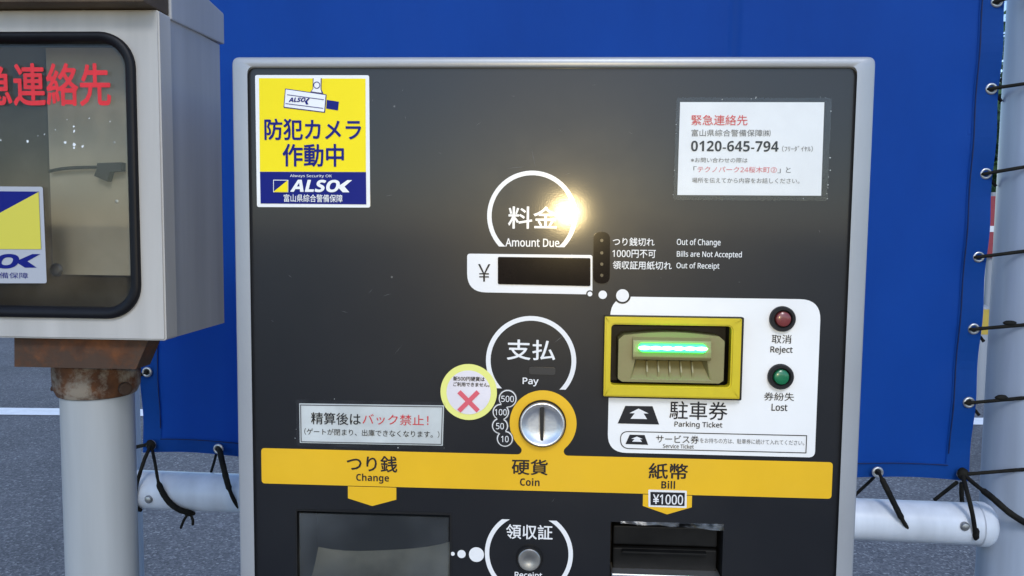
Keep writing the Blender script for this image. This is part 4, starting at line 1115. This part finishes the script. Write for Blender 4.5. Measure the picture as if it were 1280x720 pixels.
mesh('bolt', lathe_bm(p + Vector((0, .004, 0)), Vector((.65, -.75, 0)), [(0, .0062), (.006, .0062), (.007, .0045), (.007, 0)], 14), MT['rust'], cb)

# ================================================================== BEYOND THE SHEET (seen through the gap by the right pole)
def ground_at(px, dist):
    d = ray(px, 284); d.z = 0; d.normalize(); return Vector((CAM.x, CAM.y, 0)) + d * dist
wc = ground_at(1238, 15); wall_dir = Vector((1, -.02, 0)).normalized(); wn_ = Vector((.02, 1, 0))
bm = bmesh.new()
for (a0, a1, z0, z1, t) in ((-9, 6, 0, .92, .06), (-9, 6, .92, 1.0, .085)):
    pts = [wc + wall_dir * a - wn_ * t * s for a, s in ((a0, 1), (a1, 1), (a1, -1), (a0, -1))]
    lo_ = [bm.verts.new((p.x, p.y, z0)) for p in pts]; hi = [bm.verts.new((p.x, p.y, z1)) for p in pts]
    bm.faces.new(lo_[::-1]); bm.faces.new(hi)
    for k in range(4): bm.faces.new((lo_[k], lo_[(k + 1) % 4], hi[(k + 1) % 4], hi[k]))
tag(mesh('boundary_wall', bm, MT['wall'], None, origin=(wc.x, wc.y, 0)), 'low pale concrete wall at the far edge of the car park', 'wall')
def tree(px, dist, h, rad, n, label):
    b = ground_at(px, dist); t = thing('tree', b.to_tuple(), label, 'tree')
    bm = tube_bm([b, b + Vector((.05, 0, h * .3)), b + Vector((-.04, .05, h * .55)), b + Vector((.06, .02, h * .8))], [.14, .11, .07, .03], 10)
    for k in range(7):
        a = k * 2.4; s0 = b + Vector((0, 0, h * (.32 + .05 * k)))
        tube_bm([s0, s0 + Vector((math.cos(a) * rad * .4, math.sin(a) * rad * .4, h * .1)), s0 + Vector((math.cos(a) * rad * .75, math.sin(a) * rad * .75, h * .16))], [.05, .03, .015], 6, bm)
    mesh('trunk', bm, MT['bark'], t, smooth=True)
    bm = bmesh.new(); rnd = random.Random(int(px))
    cl = [(Vector((rnd.gauss(0, .45) * rad, rnd.gauss(0, .45) * rad, h * rnd.uniform(.28, .97))), rad * rnd.uniform(.22, .42)) for _ in range(34)]
    for _ in range(n):
        c, r = rnd.choice(cl); d = Vector((rnd.gauss(0, 1), rnd.gauss(0, 1), rnd.gauss(0, .8))); d = d.normalized() * r * rnd.random() ** .4
        p = b + c + d; s = rnd.uniform(.06, .13)
        a = Vector((rnd.gauss(0, 1), rnd.gauss(0, 1), rnd.gauss(0, .6))).normalized(); q = a.orthogonal().normalized()
        bm.faces.new([bm.verts.new(v) for v in (p - a * s, p + q * s * .45, p + a * s, p - q * s * .45)])
    mesh('crown', bm, MT['leaf'], t)
tree(1240, 17.5, 5.2, 2.1, 9000, 'leafy green tree behind the far concrete wall, glimpsed beside the right pole')
b = ground_at(1239, 9.5); sg = thing('notice_board', b.to_tuple(), 'small red notice board on a grey post seen through the gap beside the right pole', 'sign')
mesh('sign_post', lathe_bm(b, Vector((0, 0, 1)), [(0, .03), (1.7, .03), (1.7, 0)], 16), MT['bollard_grey'], sg, smooth=False)
bm = box_bm(b.x - .25, b.x + .25, b.y - .06, b.y - .032, 1.04, 1.66); bevel(bm, .006); mesh('board', bm, MT['sign_red'], sg)
mesh('stripe', box_bm(b.x - .2, b.x + .2, b.y - .064, b.y - .0605, 1.30, 1.36), MT['sign_white'], sg)
b = ground_at(1233, 7.0); bo = thing('bollard', b.to_tuple(), 'grey bollard with yellow band standing beyond the sheet', 'bollard')
autosmooth(mesh('shaft', lathe_bm(b, Vector((0, 0, 1)), [(0, .057), (.70, .057), (.735, .045), (.75, .02), (.75, 0)], 28), MT['bollard_grey'], bo))
mesh('band', lathe_bm(b + Vector((0, 0, .53)), Vector((0, 0, 1)), [(0, .0585), (.19, .0585)], 28, cap=False), MT['bollard_yellow'], bo, smooth=True)

hd = ground_at(1240, 16.3); bm = bmesh.new(); rnd = random.Random(3)
for _ in range(7000):
    p = hd + Vector((rnd.uniform(-2.6, 2.6), rnd.gauss(0, .3), abs(rnd.gauss(.0, 1)) * .1 + 2.15 * rnd.random() ** .7 + .15 * math.sin(rnd.random() * 6)))
    a = Vector((rnd.gauss(0, 1), rnd.gauss(0, 1), rnd.gauss(0, .6))).normalized(); q = a.orthogonal().normalized(); s_ = rnd.uniform(.05, .10)
    bm.faces.new([bm.verts.new(v) for v in (p - a * s_, p + q * s_ * .5, p + a * s_, p - q * s_ * .5)])
tag(mesh('hedge', bm, MT['leaf'], None, origin=hd.to_tuple()), 'dense clipped green hedge growing just behind the low concrete wall', 'hedge')
